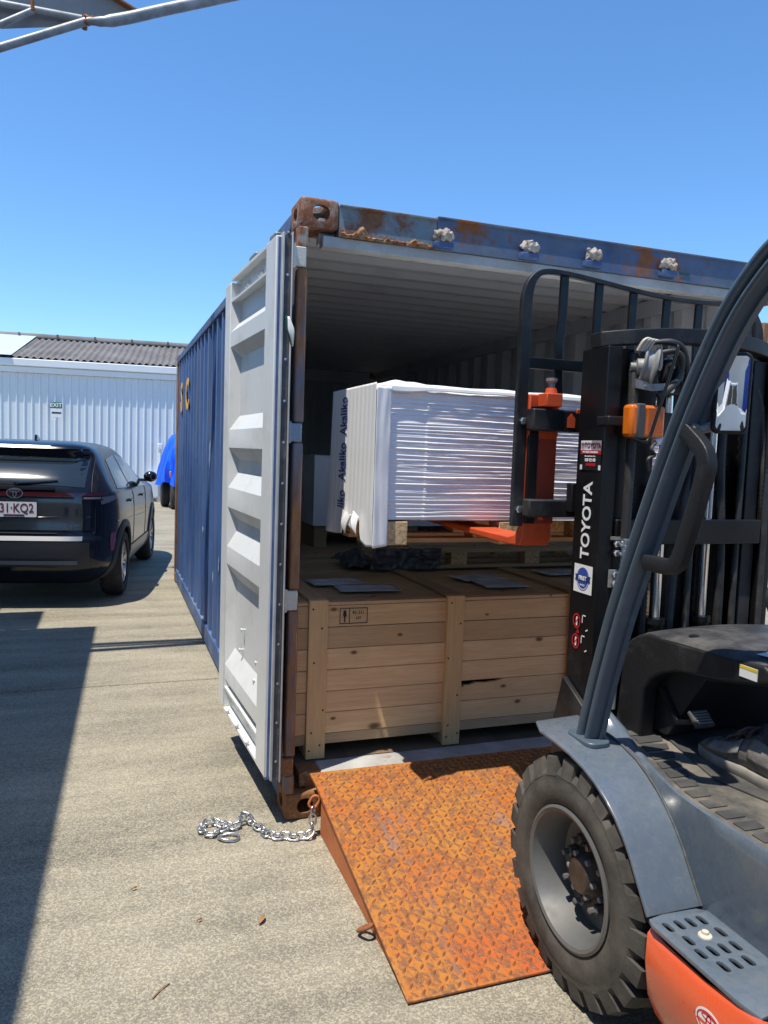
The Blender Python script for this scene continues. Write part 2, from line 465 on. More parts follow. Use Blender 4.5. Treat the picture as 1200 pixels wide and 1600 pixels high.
M['hinge_blue'] = rusty('hinge_blue', (0.20, 0.28, 0.38), (0.25, 0.15, 0.09), 0.33, 14, (1, 1, 1), 0.6)
M['gasket'] = paint('gasket_rubber', (0.075, 0.076, 0.078), 0.7, 0, 0.3, 8, 0.2, 40, dirt=((0.25, 0.25, 0.24), 0.38, 10))
M['gasket_pale'] = paint('gasket_lip', (0.40, 0.42, 0.43), 0.6, 0, 0.2, 8)
M['steel'] = paint('zinc_steel', (0.62, 0.63, 0.64), 0.32, 1.0, 0.15, 12, 0.1, 60)
M['galv'] = paint('galvanised', (0.25, 0.265, 0.275), 0.5, 0.4, 0.3, 14, 0.1, 40, dirt=((0.28, 0.24, 0.19), 0.36, 9))
M['rafter'] = paint('roof_channel', (0.24, 0.235, 0.235), 0.7, 0, 0.15, 5, rust=(RUST, 0.38, 5))
M['rustbare'] = rusty('bare_rust', (0.20, 0.11, 0.06), (0.30, 0.11, 0.04), 0.6, 12, (1, 1, 1))
M['sill'] = paint('sill_paint', (0.46, 0.465, 0.455), 0.6, 0, 0.15, 5, 0.15, 40, dirt=((0.22, 0.20, 0.175), 0.46, 4), rust=(RUST, 0.35, 7))
M['ply'] = wood('container_floor', (0.20, 0.13, 0.075), (0.07, 0.045, 0.03), 1, 0.75, False)
M['pine'] = wood('pine_board', (0.80, 0.56, 0.285), (0.36, 0.17, 0.06), 0, 0.72)
M['pine_v'] = wood('pine_batten', (0.80, 0.545, 0.255), (0.38, 0.19, 0.065), 2, 0.72, False)
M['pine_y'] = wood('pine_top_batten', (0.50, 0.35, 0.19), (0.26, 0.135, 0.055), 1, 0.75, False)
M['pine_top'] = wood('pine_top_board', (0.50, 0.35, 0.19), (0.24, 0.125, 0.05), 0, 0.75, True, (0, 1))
M['pallet_wood'] = wood('pallet_wood', (0.56, 0.40, 0.22), (0.24, 0.13, 0.06), 0, 0.8)
M['chip'] = paint('chipboard_block', (0.60, 0.42, 0.22), 0.85, 0, 0.45, 60, 0.6, 90)
M['wrap'] = paint('white_wrap', (0.88, 0.87, 0.88), 0.42, 0, 0.03, 3, 0.05, 30)
M['wrap_end'] = paint('white_end_sheet', (0.86, 0.86, 0.85), 0.36, 0, 0.03, 4, 0.12, 22)
M['board_edge'] = paint('white_board', (0.74, 0.73, 0.75), 0.4, 0, 0.05, 5)
M['ink_blue'] = paint('ink_blue', (0.018, 0.04, 0.16), 0.5)
M['ink_dark'] = paint('ink_dark', (0.05, 0.022, 0.013), 0.8)
M['black'] = paint('black', (0.006, 0.006, 0.007), 0.6)
M['doc'] = paint('document_pouch', (0.50, 0.53, 0.58), 0.18, 0, 0.25, 7, 0.5, 14)
M['film'] = paint('dark_film', (0.055, 0.056, 0.06), 0.2, 0, 0.5, 12, 0.9, 16)
M['tape'] = paint('tape_wrap', (0.44, 0.42, 0.375), 0.8, 0, 0.25, 20, 0.4, 50, dirt=((0.36, 0.20, 0.085), 0.46, 18))
M['yellow'] = paint('yellow_paint', (0.90, 0.46, 0.02), 0.6, 0, 0.1, 3)
M['green'] = paint('green_film', (0.01, 0.07, 0.03), 0.4)
M['white'] = paint('white_print', (0.80, 0.80, 0.80), 0.5, 0, 0.03)
M['scuff'] = paint('bare_scrape', (0.40, 0.46, 0.52), 0.5, 0, 0.3, 20)

# ------------------------------------------------------------------ ground: one sheet with a saw-cut joint
bm = B()
line = [(-160, 0), (-3, 0), (2.086, 0), (2.092, -0.012), (2.104, -0.012), (2.110, 0), (8, 0), (9.012, 0), (9.018, -0.012), (9.028, -0.012), (9.034, 0), (220, 0)]
xs = [-180, 180]
for i in range(len(xs)-1): sheet(bm, line, 0, xs[i], xs[i+1])
g = struct(obj("ground", bm, M['concrete']))

# ------------------------------------------------------------------ shipping container
CW, CL, CH = 2.438, 6.058, 2.591
ct = thing("shipping_container", "weathered blue shipping container with its end open and a white inside", "container", (0, 0, 0))
def corrug(a, b, pitch, base, depth, sgn, flat=0.25):
    "trapezoid line from a to b: [(pos, offset)]"
    n = max(1, round((b-a)/pitch)); p = (b-a)/n; out = []
    for k in range(n):
        s = a+k*p
        out += [(s, base), (s+p*flat, base), (s+p*0.5, base+sgn*depth), (s+p*(0.5+flat), base+sgn*depth)]
    out.append((b, base)); return out
def inset(pts): return pts
# side walls: outer blue skin, inner pale skin 3 mm inside
for side, x0, sg in (('l', 0.012, 1), ('r', CW-0.012, -1)):
    ln = corrug(0.16, CL-0.02, 0.272, x0, 0.042*sg, 1)
    o_ = [(x, y) for y, x in ln]
    bm = B(); sheet(bm, [(x, y) for y, x in ln], 2, 0.15, 2.50)
    if side == 'l':                      # a dent low in the near part of the side
        bmesh.ops.subdivide_edges(bm, edges=bm.edges[:], cuts=0)
    wp = obj("side_panel", bm, M['blue'], ct)
    bm = B(); sheet(bm, [(x+0.004*sg, y) for y, x in ln], 2, 0.17, 2.49)
    obj("side_lining", bm, M['inner'], ct)
# roof: ridges across
ln = corrug(0.12, CL-0.02, 0.209, 2.545, 0.022, 1, 0.2)
bm = B(); sheet(bm, ln, 0, 0.03, CW-0.03); obj("roof_panel", bm, M['blue'], ct)
bm = B(); sheet(bm, [(y, z-0.004) for y, z in ln], 0, 0.05, CW-0.05); obj("roof_lining", bm, M['inner'], ct)
# end wall
ln = corrug(0.12, CW-0.12, 0.25, CL-0.05, 0.045, -1)
bm = B(); sheet(bm, ln, 2, 0.12, 2.56); obj("end_panel", bm, M['blue'], ct)
bm = B(); box(bm, 0.07, CW-0.07, CL-0.16, CL-0.101, 2.40, 2.54); obj("end_header", bm, M['inner'], ct)
bm = B(); sheet(bm, [(x, y-0.004) for x, y in ln], 2, 0.15, 2.5); obj("end_lining", bm, M['inner'], ct)
# rails
for x0, x1 in ((0.0, 0.06), (CW-0.06, CW)):
    bm = B(); box(bm, x0, x1, 0.178, CL-0.178, 2.50, 2.565); obj("top_rail", bm, M['blue_rail'], ct, bevel=0.006)
    bm = B(); box(bm, x0+0.004, x1-0.004, 0.178, CL-0.178, 0.03, 0.165); obj("bottom_rail", bm, M['blue_rail'], ct, bevel=0.006)
    bm = B(); box(bm, x0, x1, CL-0.12, CL, 0.118, CH-0.118); obj("corner_post", bm, M['rust_post'], ct, bevel=0.01)
# header over the door opening: lip, sloping web and pale inner lip
bm = B(); prism(bm, [(-0.012, 2.585), (0.11, 2.585), (0.11, 2.45), (0.0, 2.45), (0.0, 2.575), (-0.012, 2.577)], 0, 0.595, CW-0.164)
hd = obj("door_header", bm, M['header'], ct, bevel=0.002)
bm = B(); prism(bm, [(-0.012, 2.575), (0.11, 2.575), (0.11, 2.45), (0.0, 2.45), (0.0, 2.565), (-0.012, 2.567)], 0, 0.163, 0.594)
obj("door_header", bm, M['header_old'], ct, bevel=0.002)
bm = B(); box(bm, 0.10, CW-0.10, 0.012, 0.075, 2.405, 2.449); obj("header_lip", bm, M['sill'], ct, bevel=0.003)
bm = B(); box(bm, 0.10, CW-0.10, 0.078, 0.125, 2.43, 2.535); obj("header_lining", bm, M['inner'], ct)
# flaking rust along the foot of the header
bm = B()
def flake(s_, t):
    x = 0.172+0.415*s_; n1 = noise.fractal(Vector((x*28, 3.1, t*2)), 1.0, 2.0, 5)
    h = 0.014+0.034*max(0, noise.fractal(Vector((x*17, 7.7, 0)), 1.0, 2.0, 4)+0.25)
    return Vector((x, -0.0015-0.012*max(0, n1+0.35)*math.sin(math.pi*min(1, t*1.02)), 2.447+h*t+0.006*noise.noise(Vector((x*60, t*3, 2)))))
grid(bm, 150, 9, flake)
obj("flaking_rust", bm, M['rust_flake'], ct, smooth=25)
# taped lashing points on the header
for k, x in enumerate((0.617, 1.033, 1.368, 1.791)):
    bm = B(); box(bm, x-0.044, x+0.044, -0.035, 0.001, 2.452+0.004*k, 2.475+0.004*k)
    kb = obj("cam_keeper", bm, M['blue_rail'], ct, bevel=0.003)
    bm = B(); bmesh.ops.create_icosphere(bm, subdivisions=4, radius=1.0)
    sd = Vector((k*7.3, 1.1, 2.2))
    for v in bm.verts:
        n = noise.fractal(v.co*1.5+sd, 1.0, 2.0, 5); w = 1+0.42*n
        c = v.co*w
        v.co = Vector((x+c.x*0.041, -0.022+c.y*0.022, 2.503+0.004*k+c.z*0.029 + 0.004*math.sin(c.x*9+k)))
    obj("tape_wrapping", bm, M['tape'], kb, smooth=50)
bm = B(); flat(bm, [(-0.03, -0.005), (0.03, -0.006), (0.031, 0.005), (-0.03, 0.006)], (1.90, -0.002, 2.487), (1, 0, 0), (0, 0, 1)); obj("tape_strip", bm, M['green'], ct)
# corner castings: hollow boxes with oval eyes
def casting(c0, mat, front_hole=True):
    x0, y0, z0 = c0; w, d, h = 0.162, 0.178, 0.118
    bm = B(); box(bm, x0, x0+w, y0, y0+d, z0, z0+h)
    o = obj("corner_casting", bm, mat, ct)
    md = o.modifiers.new("b", 'BEVEL'); md.width = 0.014; md.segments = 3
    cb = B(); box(cb, x0+0.028, x0+w-0.028, y0+0.022, y0+d-0.022, z0+0.022, z0+h-0.022)
    cx, cz = x0+w/2+0.006, z0+h/2
    prism(cb, [(cx+a, cz+b_) for a, b_ in rrect(0.036, 0.032, 0.03, 5)], 1, y0-0.05, y0+0.03)
    prism(cb, [(y0+d/2+a, cz+b_) for a, b_ in rrect(0.034, 0.028, 0.026, 5)], 0, x0-0.05, x0+w+0.05)
    prism(cb, [(x0+w/2+a, y0+d/2+b_) for a, b_ in rrect(0.03, 0.05, 0.028, 5)], 2, z0+h-0.03, z0+h+0.05)
    bmesh.ops.recalc_face_normals(cb, faces=cb.faces)
    me = bpy.data.meshes.new("cut"); cb.to_mesh(me); cb.free()
    cu = bpy.data.objects.new("cut", me); COL.objects.link(cu)
    b2 = o.modifiers.new("c", 'BOOLEAN'); b2.object = cu; b2.operation = 'DIFFERENCE'; b2.solver = 'EXACT'; b2.use_self = True
    baked(o)
    bpy.data.objects.remove(cu)
    for p in o.data.polygons: p.use_smooth = True
    o.data.set_sharp_from_angle(angle=R(30))
    return o
casting((0, 0, CH-0.118), M['rust_cast']); casting((CW-0.162, 0, CH-0.118), M['header_old'])
casting((0, 0, 0.0), M['rust_low']); casting((CW-0.162, 0, 0.0), M['rust_low'])
for x in (0, CW-0.162):
    for z in (0, CH-0.118): casting((x, CL-0.178, z), M['rust_low'])
# hinge-side posts in lengths between the hinges
HZ = [(2.308, 2.386), (1.610, 1.684), (0.914, 0.995), (0.207, 0.282)]
for sx in (1, -1):
    X = lambda a: a if sx > 0 else CW-a
    def xb(a, b_): return (min(X(a), X(b_)), max(X(a), X(b_)))
    zs = [0.118] + [z for h in sorted(HZ) for z in h] + [CH-0.118]
    for k in range(0, len(zs), 2):
        bm = B(); a, b_ = xb(-0.008, 0.034); box(bm, a, b_, -0.012, 0.045, zs[k]+0.004, zs[k+1]-0.004)
        obj("hinge_post", bm, M['rust_post'] if k < 8 else M['rust_cast'], ct, bevel=0.008, seg=3)
    bm = B(); a, b_ = xb(0.012, 0.040); box(bm, a, b_, 0.047, 0.158, 0.12, CH-0.12); obj("door_post", bm, M['rust_post'], ct)
    bm = B(); a, b_ = xb(0.062, 0.085); box(bm, a, b_, 0.17, CL-0.17, 2.455, 2.548); obj("rail_lining", bm, M['inner'], ct)
# floor and threshold
bm = B(); box(bm, 0.163, CW-0.163, 0.0, 0.155, 0.02, 0.188); obj("threshold", bm, M['sill'], ct, bevel=0.006)
bm = B(); box(bm, 0.070, 0.161, 0.05, 0.155, 0.12, 0.184); obj("threshold_end", bm, M['rust_low'], ct)
nb = 9; w = (CW-0.14)/nb
for k in range(nb):
    bm = B(); box(bm, 0.07+k*w+0.001, 0.07+(k+1)*w-0.001, 0.158, CL-0.1, 0.155, 0.189); obj("floor_plank", bm, M['ply'], ct)
# hinges
for k, (z0, z1) in enumerate(HZ):
    bm = B(); box(bm, -0.030, 0.026, -0.020, 0.02, z0, z1); rod(bm, (-0.028, -0.016, z0-0.008), (-0.028, -0.016, z1+0.008), 0.011)
    obj("hinge", bm, M['hinge_blue'] if k == 1 else (M['rust_low'] if k == 3 else M['hinge']), ct, bevel=0.005)
# scrapes and a dent rib on the outside
for (y, z, a, b_) in ((1.95, 1.0, 0.07, 0.05), (2.6, 0.62, 0.03, 0.05), (3.3, 0.9, 0.04, 0.03), (2.3, 0.75, 0.02, 0.06), (2.9, 1.5, 0.05, 0.12)):
    bm = B(); pts = []
    for k in range(11):
        t = 2*math.pi*k/11; rr = 0.6+0.5*random.random(); pts.append((a*rr*math.cos(t), b_*rr*math.sin(t)))
    flat(bm, pts, (0.0105, y, z), (0, -1, 0), (0, 0, 1)); obj("scrape", bm, M['scuff'], ct)
for body, y in (("S", 5.46), ("C", 4.82)):
    obj("lettering", text(body, 0.42, (0.008, y, 2.07), (0, -1, 0), (0, 0, 1), 0.001, 0.012, sx=1.1), M['yellow'], ct)

# ------------------------------------------------------------------ door leaf folded back along the side
dr = thing_off = None
dA = Vector((-0.100, -0.030, 0)); dE = Vector((-0.155, 0.975, 0))
du = (dE-dA).normalized(); dn = Vector((-du.y, du.x, 0))       # dn: away from the container
DW = (dE-dA).length; Z0, Z1 = 0.215, 2.415
def D(u, h, z): return dA + du*u + dn*(-h) + Vector((0, 0, z))   # h: depth behind the face
def dbox(bm, u0, u1, h0, h1, z0, z1):
    v = [bm.verts.new(D(u, h, z)) for z in (z0, z1) for h in (h0, h1) for u in (u0, u1)]
    for f in ((0,2,3,1), (4,5,7,6), (0,1,5,4), (2,6,7,3), (0,4,6,2), (1,3,7,5)): bm.faces.new([v[i] for i in f])
fw = 0.16; fe = 0.13
door = B()
dbox(door, 0.0, fw, 0.0, 0.045, Z0, Z1); door_o = obj("door", door, M['door'], ct, bevel=0.004)
bm = B(); dbox(bm, DW-fe, DW, 0.0, 0.045, Z0+0.02, Z1-0.02); obj("door_stile", bm, M['door'], door_o, bevel=0.004)
for z0, z1, h0, h1 in ((Z1-0.014, Z1-0.001, 0.002, 0.046), (Z1-0.118, Z1-0.108, 0.004, 0.046), (Z0+0.003, Z0+0.016, 0.001, 0.07), (Z0+0.115, Z0+0.127, 0.004, 0.046)):
    bm = B(); dbox(bm, fw, DW-fe, h0, h1, z0, z1); obj("door_rail", bm, M['door'], door_o)
for z0, z1 in ((Z1-0.108, Z1-0.014), (Z0+0.016, Z0+0.115)):
    bm = B(); dbox(bm, fw-0.001, DW-fe+0.001, 0.040, 0.050, z0, z1); obj("door_web", bm, M['door'], door_o)
# pressed panel: (z, depth) line, proud ribs with sloped sides, ends sloping in
prof = [(2.30, 0.044), (2.20, 0.044), (2.15, 0.004), (2.075, 0.004), (2.025, 0.044),
        (1.735, 0.044), (1.665, 0.004), (1.575, 0.004), (1.515, 0.044), (1.455, 0.044), (1.375, 0.004), (1.275, 0.004), (1.215, 0.044),
        (1.165, 0.044), (1.075, 0.004), (0.985, 0.004), (0.915, 0.044), (0.555, 0.044), (0.46, 0.004), (0.385, 0.004), (0.342, 0.03)]
bm = B(); u0, u1 = fw, DW-fe
rows = []
for z, h in prof:
    e = 0.058*(h/0.044)
    rows.append([bm.verts.new(D(u, hh, z)) for u, hh in ((u0, 0.003), (u0+e*0.15, h), (u1-e, h), (u1, 0.003))])
for a, b_ in zip(rows, rows[1:]):
    for i in range(3): bm.faces.new((a[i], a[i+1], b_[i+1], b_[i]))
obj("door_panel", bm, M['door'], door_o, smooth=12, bevel=0.003, seg=2)
bm = B(); dbox(bm, 0.01, DW-0.01, 0.051, 0.056, Z0+0.02, Z1-0.02); obj("door_skin", bm, M['blue'], door_o)
# edge of the leaf towards the post: pale lip, rubber gasket with screws, steel edge
e0 = dA
def ebox(name, x0, x1, y0, y1, z0, z1, m, bev=0.0, par=None):
    bm = B(); box(bm, x0, x1, y0, y1, z0, z1); return obj(name, bm, m, par or door_o, bevel=bev)
ebox("door_edge", -0.0985, -0.078, -0.0295, 0.012, Z0-0.01, Z1-0.004, M['blue_rail'], 0.003)
ebox("gasket_lip", -0.0775, -0.068, -0.045, 0.01, Z0-0.012, Z1+0.012, M['gasket_pale'], 0.003)
gk = ebox("gasket", -0.0675, -0.040, -0.036, 0.012, Z0-0.02, Z1+0.01, M['gasket'], 0.004)
ebox("gasket_lip", -0.0395, -0.034, -0.046, 0.012, Z0-0.02, Z1+0.016, M['gasket_pale'], 0.002)
for k in range(14):
    bm = B(); lathe(bm, [(0.006, 0), (0.005, -0.003), (0.001, -0.004)], (-0.054, -0.0355, Z0+0.07+k*0.165), 'y', 10); obj("screw", bm, M['steel'], gk)
# tie-down pegs on the leaf
for u, z in ((0.42, 1.035), (0.45, 1.035), (0.77, 1.08), (0.80, 1.08), (0.60, 0.70), (0.63, 0.595), (0.30, 0.62), (0.33, 0.53)):
    bm = B(); a = D(u, 0.045 if z < 0.9 else 0.03, z); c = D(u, (0.045 if z < 0.9 else 0.03)-0.020, z); tube(bm, [a, c, c+Vector((0, 0, -0.014))], 0.0045, 8); lathe(bm, [(0.001, -0.004), (0.008, -0.002), (0.008, 0.003), (0.001, 0.004)], c, 'x', 10)
    obj("tie_down_peg", bm, M['door'], door_o, smooth=40)
for u in (0.38, 0.43, 0.64, 0.69):
    bm = B(); bmesh.ops.create_icosphere(bm, subdivisions=2, radius=0.013, matrix=Matrix.Translation(D(u, 0.040, Z1-0.066))); obj("rivet", bm, M['door'], door_o, smooth=60)
for k in range(6):
    bm = B(); bmesh.ops.create_icosphere(bm, subdivisions=2, radius=0.011, matrix=Matrix.Translation(D(0.22+k*0.11, 0.001 if k % 2 else 0.04, Z0+0.03 if k % 2 else Z0+0.065))); obj("rivet", bm, M['door'], door_o, smooth=60)
for (u, z, l) in ((0.25, Z1+0.004, 0.10), (0.62, Z1+0.002, 0.13)):      # cam ends of the lock rods behind the leaf
    bm = B(); rod(bm, D(u, 0.085, 0.3), D(u, 0.085, Z1+0.05), 0.017, 12); obj("lock_rod", bm, M['galv'], door_o, smooth=50)
    bm = B(); c = D(u, 0.07, z+0.052); obox(bm, c+du*l*0.3-dn*0.0+Vector((0, 0, 0.012)), du, -dn, Vector((0, 0, 1)), l*0.5, 0.016, 0.010); obj("cam_end", bm, M['galv'], door_o, bevel=0.006)
# torn scrap of plastic caught in the seal
bm = B()
def scrap(s, t):
    w = 0.020*(1-abs(2*t-0.9))*1.2+0.004
    return Vector((-0.050+0.02*t+(s-0.5)*w*0.95, -0.050-0.012*math.sin(3*t)-0.010*s, 2.10-0.115*t))
grid(bm, 4, 10, scrap); sc = obj("plastic_scrap", bm, M['white'], ct, smooth=60)
md = sc.modifiers.new("s", 'SOLIDIFY'); md.thickness = 0.002
bm = B(); grid(bm, 2, 10, lambda s, t: scrap(0, t)+Vector((-0.008+0.007*s, -0.004, 0.004))); o = obj("plastic_scrap", bm, M['green'], ct); o.modifiers.new("s", 'SOLIDIFY').thickness = 0.002
# ------------------------------------------------------------------ loading ramp
LIN = [(-1.165, 0.006), (-1.165, 0.014), (-0.135, 0.193), (-0.02, 0.200), (0.004, 0.199), (0.004, 0.1905), (-0.02, 0.1895), (-0.14, 0.176)]
RX0, RX1 = 0.103, 2.34
rp = thing("loading_ramp", "worn orange steel tread-plate ramp leading up into the container", "ramp", (1.2, -0.6, 0))
bm = B(); prism(bm, LIN, 0, RX0, RX1); pl = obj("plate", bm, M['ramp'], rp, bevel=0.002)
M['ramp_side'] = paint('ramp_side_paint', (0.46, 0.135, 0.04), 0.6, 0, 0.2, 6, 0.1, 40, dirt=((0.15, 0.07, 0.04), 0.35, 9))
for x in (RX0+0.012, 0.9, 1.6, RX1-0.02):
    bm = B(); prism(bm, [(-1.13, 0.004), (-0.15, 0.004), (-0.15, 0.1725), (-1.13, 0.0035+0.0095)], 0, x, x+0.010); obj("side_plate", bm, M['ramp_side'], rp)
SL = (0.193-0.014)/(1.165-0.135)
def rz(y):
    return 0.014+(y+1.165)*SL if y < -0.135 else 0.193+(y+0.135)*(0.007/0.115) if y < -0.02 else 0.1995
# raised lozenges of the tread plate
M['tread'] = paint('tread_worn', (0.235, 0.088, 0.032), 0.52, 0.0, 0.35, 30, 0.1, 60, dirt=((0.10, 0.05, 0.035), 0.45, 20))
lb = B(); n = 6
top = []
for k in range(n):
    t = math.pi*k/(n-1)
loz = [(-0.0145, 0), (-0.007, 0.0036), (0, 0.0048), (0.007, 0.0036), (0.0145, 0), (0.007, -0.0036), (0, -0.0048), (-0.007, -0.0036)]
lo = [lb.verts.new((a, b_, 0)) for a, b_ in loz]
hi = [lb.verts.new((a*0.72, b_*0.45, 0.0030)) for a, b_ in loz]
for k in range(8): lb.faces.new((lo[k], lo[(k+1) % 8], hi[(k+1) % 8], hi[k]))
lb.faces.new(hi)
lme = bpy.data.meshes.new("tread"); lb.to_mesh(lme); lb.free(); lme.materials.append(M['tread'])
for p in lme.polygons: p.use_smooth = True
spots = []
P_ = 0.0285
ny = int(1.18/P_); nx = int((RX1-RX0-0.05)/P_)
for j in range(ny):
    for i in range(nx):
        x = RX0+0.028+i*P_; y = -1.148+j*P_
        if y > -0.03: continue
        spots.append((x, y, 45 if (i+j) % 2 else -45))
camx, camy = -0.7, -3.07
spots.sort(key=lambda s: (s[0]-0.35)**2*0.9+(s[1]+1.15)**2)
sl = math.atan(SL)
rest = B()
for k, (x, y, a) in enumerate(spots):
    rot = Matrix.Rotation(sl if y < -0.135 else 0.05, 4, 'X') @ Matrix.Rotation(R(a), 4, 'Z')
    loc = Vector((x, y, rz(y)+0.0001))
    if k < 290:
        o = bpy.data.objects.new("tread", lme); COL.objects.link(o); o.parent = pl
        o.matrix_local = Matrix.Translation(loc-Vector((1.2, -0.6, 0))) @ rot
    else:
        mm = Matrix.Translation(loc) @ rot
        lv = [rest.verts.new(mm @ v.co) for v in lme.vertices]
        for p in lme.polygons: rest.faces.new([lv[i] for i in p.vertices])
stuff(obj("tread_pattern", rest, M['tread'], pl, smooth=60))
def linkpts(c, ax, ay, L_, W_, k=6):
    pts = []
    for a0, s in ((-90, 1), (90, -1)):
        for j in range(k+1):
            a = R(a0+180*j/k); pts.append(Vector(c)+ax*(s*(L_/2-W_/2)+W_/2*math.cos(a))+ay*(W_/2*math.sin(a)))
    return pts
bm = B(); tube(bm, linkpts((0.083, -0.835, 0.034), Vector((0.3, -0.75, 0.55)).normalized(), Vector((0.9, 0.35, 0.1)).normalized(), 0.06, 0.034), 0.0065, 8, True); obj("lifting_ring", bm, M['rustbare'], rp, smooth=60)
bm = B(); tube(bm, linkpts((0.088, -0.140, 0.140), Vector((0.5, 0, 0.85)).normalized(), Vector((0.85, -0.2, -0.5)).normalized(), 0.052, 0.034), 0.006, 8, True); obj("anchor_ring", bm, M['ramp_side'], rp, smooth=60)

# ------------------------------------------------------------------ chain
chn = thing("steel_chain", "bright zinc chain lying on the concrete beside the ramp", "chain", (-0.1, -0.1, 0))
path = [(0.084, -0.146, 0.118), (0.080, -0.152, 0.085), (0.078, -0.160, 0.05), (0.070, -0.172, 0.022), (0.036, -0.173, 0.012), (-0.013, -0.158, 0.012), (-0.052, -0.140, 0.012), (-0.087, -0.132, 0.012),
        (-0.105, -0.094, 0.012), (-0.122, -0.043, 0.014), (-0.143, -0.008, 0.022), (-0.152, 0.040, 0.026), (-0.170, 0.050, 0.03), (-0.185, 0.004, 0.022), (-0.223, -0.014, 0.012), (-0.247, 0.004, 0.012),
        (-0.275, 0.030, 0.016), (-0.305, 0.052, 0.02), (-0.333, 0.036, 0.02), (-0.350, -0.006, 0.014), (-0.330, -0.045, 0.012), (-0.295, -0.050, 0.014), (-0.265, -0.030, 0.02), (-0.235, -0.028, 0.024)]
sp = smoothline([Vector(p) for p in path], 14)
d = 0; last = sp[0]; marks = [sp[0]]; step = 0.0305
for q in sp[1:]:
    d += (q-last).length; last = q
    if d >= step: marks.append(q); d = 0
for k in range(len(marks)-1):
    c = (marks[k]+marks[k+1])/2; t = (marks[k+1]-marks[k]).normalized()
    up = Vector((0, 0, 1)); sdv = t.cross(up).normalized(); u2 = sdv.cross(t)
    ang = (0.25 if k % 2 else 1.35)+random.uniform(-.25, .25)
    ay = (sdv*math.cos(ang)+u2*math.sin(ang)).normalized()
    c = c+Vector((0, 0, max(0, 0.006+0.013*abs(ay.z)-c.z)))
    bm = B(); tube(bm, linkpts(c, t, ay, 0.046, 0.026), 0.0044, 8, True); obj("link", bm, M['steel'], chn, smooth=60)
bm = B(); tube(bm, [Vector((-0.250, -0.085, 0.010))+Vector((0.040*math.cos(a), 0.028*math.sin(a)-0.2*0.04*math.cos(a), 0.004*math.sin(2*a))) for a in [2*math.pi*k/20 for k in range(20)]], 0.0055, 8, True); obj("end_ring", bm, M['steel'], chn, smooth=60)
bm = B(); rod(bm, (-0.362, 0.0, 0.014), (-0.335, 0.012, 0.016), 0.012); obj("shackle", bm, M['steel'], chn, smooth=50)

# ------------------------------------------------------------------ litter
M['leaf'] = paint('dry_leaf', (0.34, 0.19, 0.085), 0.8, 0, 0.3, 40)
for k, (x, y, a, L_, lab) in enumerate(((-0.222, -0.66, 55, 0.045, "brown dry leaf on the concrete in front of the chain"), (-0.62, -0.35, 20, 0.022, "small tan leaf fragment near the shadow edge"), (-0.42, -0.60, 10, 0.018, "tiny tan leaf fragment on sunlit concrete left of the dry leaf"))):
    bm = B()
    grid(bm, 4, 8, lambda s, t: Vector(((t-0.5)*L_, (s-0.5)*L_*0.38*math.sin(math.pi*(0.04+0.92*t)), 0.004+0.006*(2*s-1)**2+0.005*math.sin(2.5*t))))
    bmesh.ops.transform(bm, matrix=Matrix.Translation((x, y, 0)) @ Matrix.Rotation(R(a), 4, 'Z'), verts=bm.verts)
    o = obj("dry_leaf", bm, M['leaf'], smooth=60); o.modifiers.new("s", 'SOLIDIFY').thickness = 0.0008; tag(o, lab, "leaf", "leaf litter")
bm = B(); tube(bm, [(-0.585, -0.925, 0.004), (-0.565, -0.90, 0.006), (-0.535, -0.875, 0.004)], 0.002, 6); tag(obj("twig", bm, M['leaf']), "thin brown twig on the concrete near the bottom edge", "twig")

# ------------------------------------------------------------------ timber crates
def nail(bm, x, y, z): lathe(bm, [(0.0045, 0), (0.0045, -0.0015), (0.001, -0.002)], (x, y, z), 'y', 8)
CZ0, CZ1 = 0.298, 0.886
cr = thing("timber_crate", "long low pine crate standing in the container mouth with upright battens", "crate", (1.18, 0.8, 0.19))
CX0, CX1, CY0, CY1 = 0.075, 2.36, 0.180, 1.48
ph = (CZ1-CZ0)/6
BX = [0.122, 0.792, 1.47, 2.14]
for k in range(6):
    z0 = CZ0+k*ph
    if k == 1:          # the split board
        bm = B(); prism(bm, [(CX0, z0+0.001), (CX1, z0+0.001), (CX1, z0+ph-0.0015), (1.12, z0+ph-0.0015), (1.08, z0+ph-0.012), (1.02, z0+ph-0.017), (0.97, z0+ph-0.012), (0.93, z0+ph-0.024), (0.885, z0+ph-0.018), (0.86, z0+ph-0.0015), (CX0, z0+ph-0.0015)], 1, CY0, CY0+0.02)
    else:
        bm = B(); box(bm, CX0, CX1, CY0+random.uniform(-.0012, .0012), CY0+0.02, z0+0.001, z0+ph-0.0015)
    obj("plank", bm, M['pine'], cr, bevel=0.0015, seg=1)
bm = B(); box(bm, CX0, CX1, CY0+0.002, CY0+0.05, 0.250, CZ0-0.001); obj("bottom_rail", bm, M['pallet_wood'], cr, bevel=0.002)
bm = B(); box(bm, CX0, CX1, CY0-0.001, CY0+0.03, CZ1+0.001, CZ1+0.016); obj("top_edge", bm, M['pine'], cr, bevel=0.0015)
for x in BX:
    bm = B(); box(bm, x, x+0.088, CY0-0.024, CY0-0.001, 0.194, 0.916); bt = obj("batten", bm, M['pine_v'], cr, bevel=0.002)
    nb_ = B()
    for dx, zz in ((0.022, (0.235, 0.30, 0.62, 0.88)), (0.066, (0.24, 0.43, 0.80))):
        for z in zz: nail(nb_, x+dx+random.uniform(-.009, .009), CY0-0.024, z+random.uniform(-.02, .02))
    obj("nail", nb_, M['ink_dark'], bt)
    bm = B(); box(bm, x+0.002, x+0.086, CY0+0.022, CY1-0.1, 0.194, 0.250); obj("skid", bm, M['pallet_wood'], cr)
    bm = B(); box(bm, x+0.003, x+0.085, CY0+0.004, CY1, 0.905, 0.9185); obj("top_batten", bm, M['pine_y'], cr, bevel=0.0015)
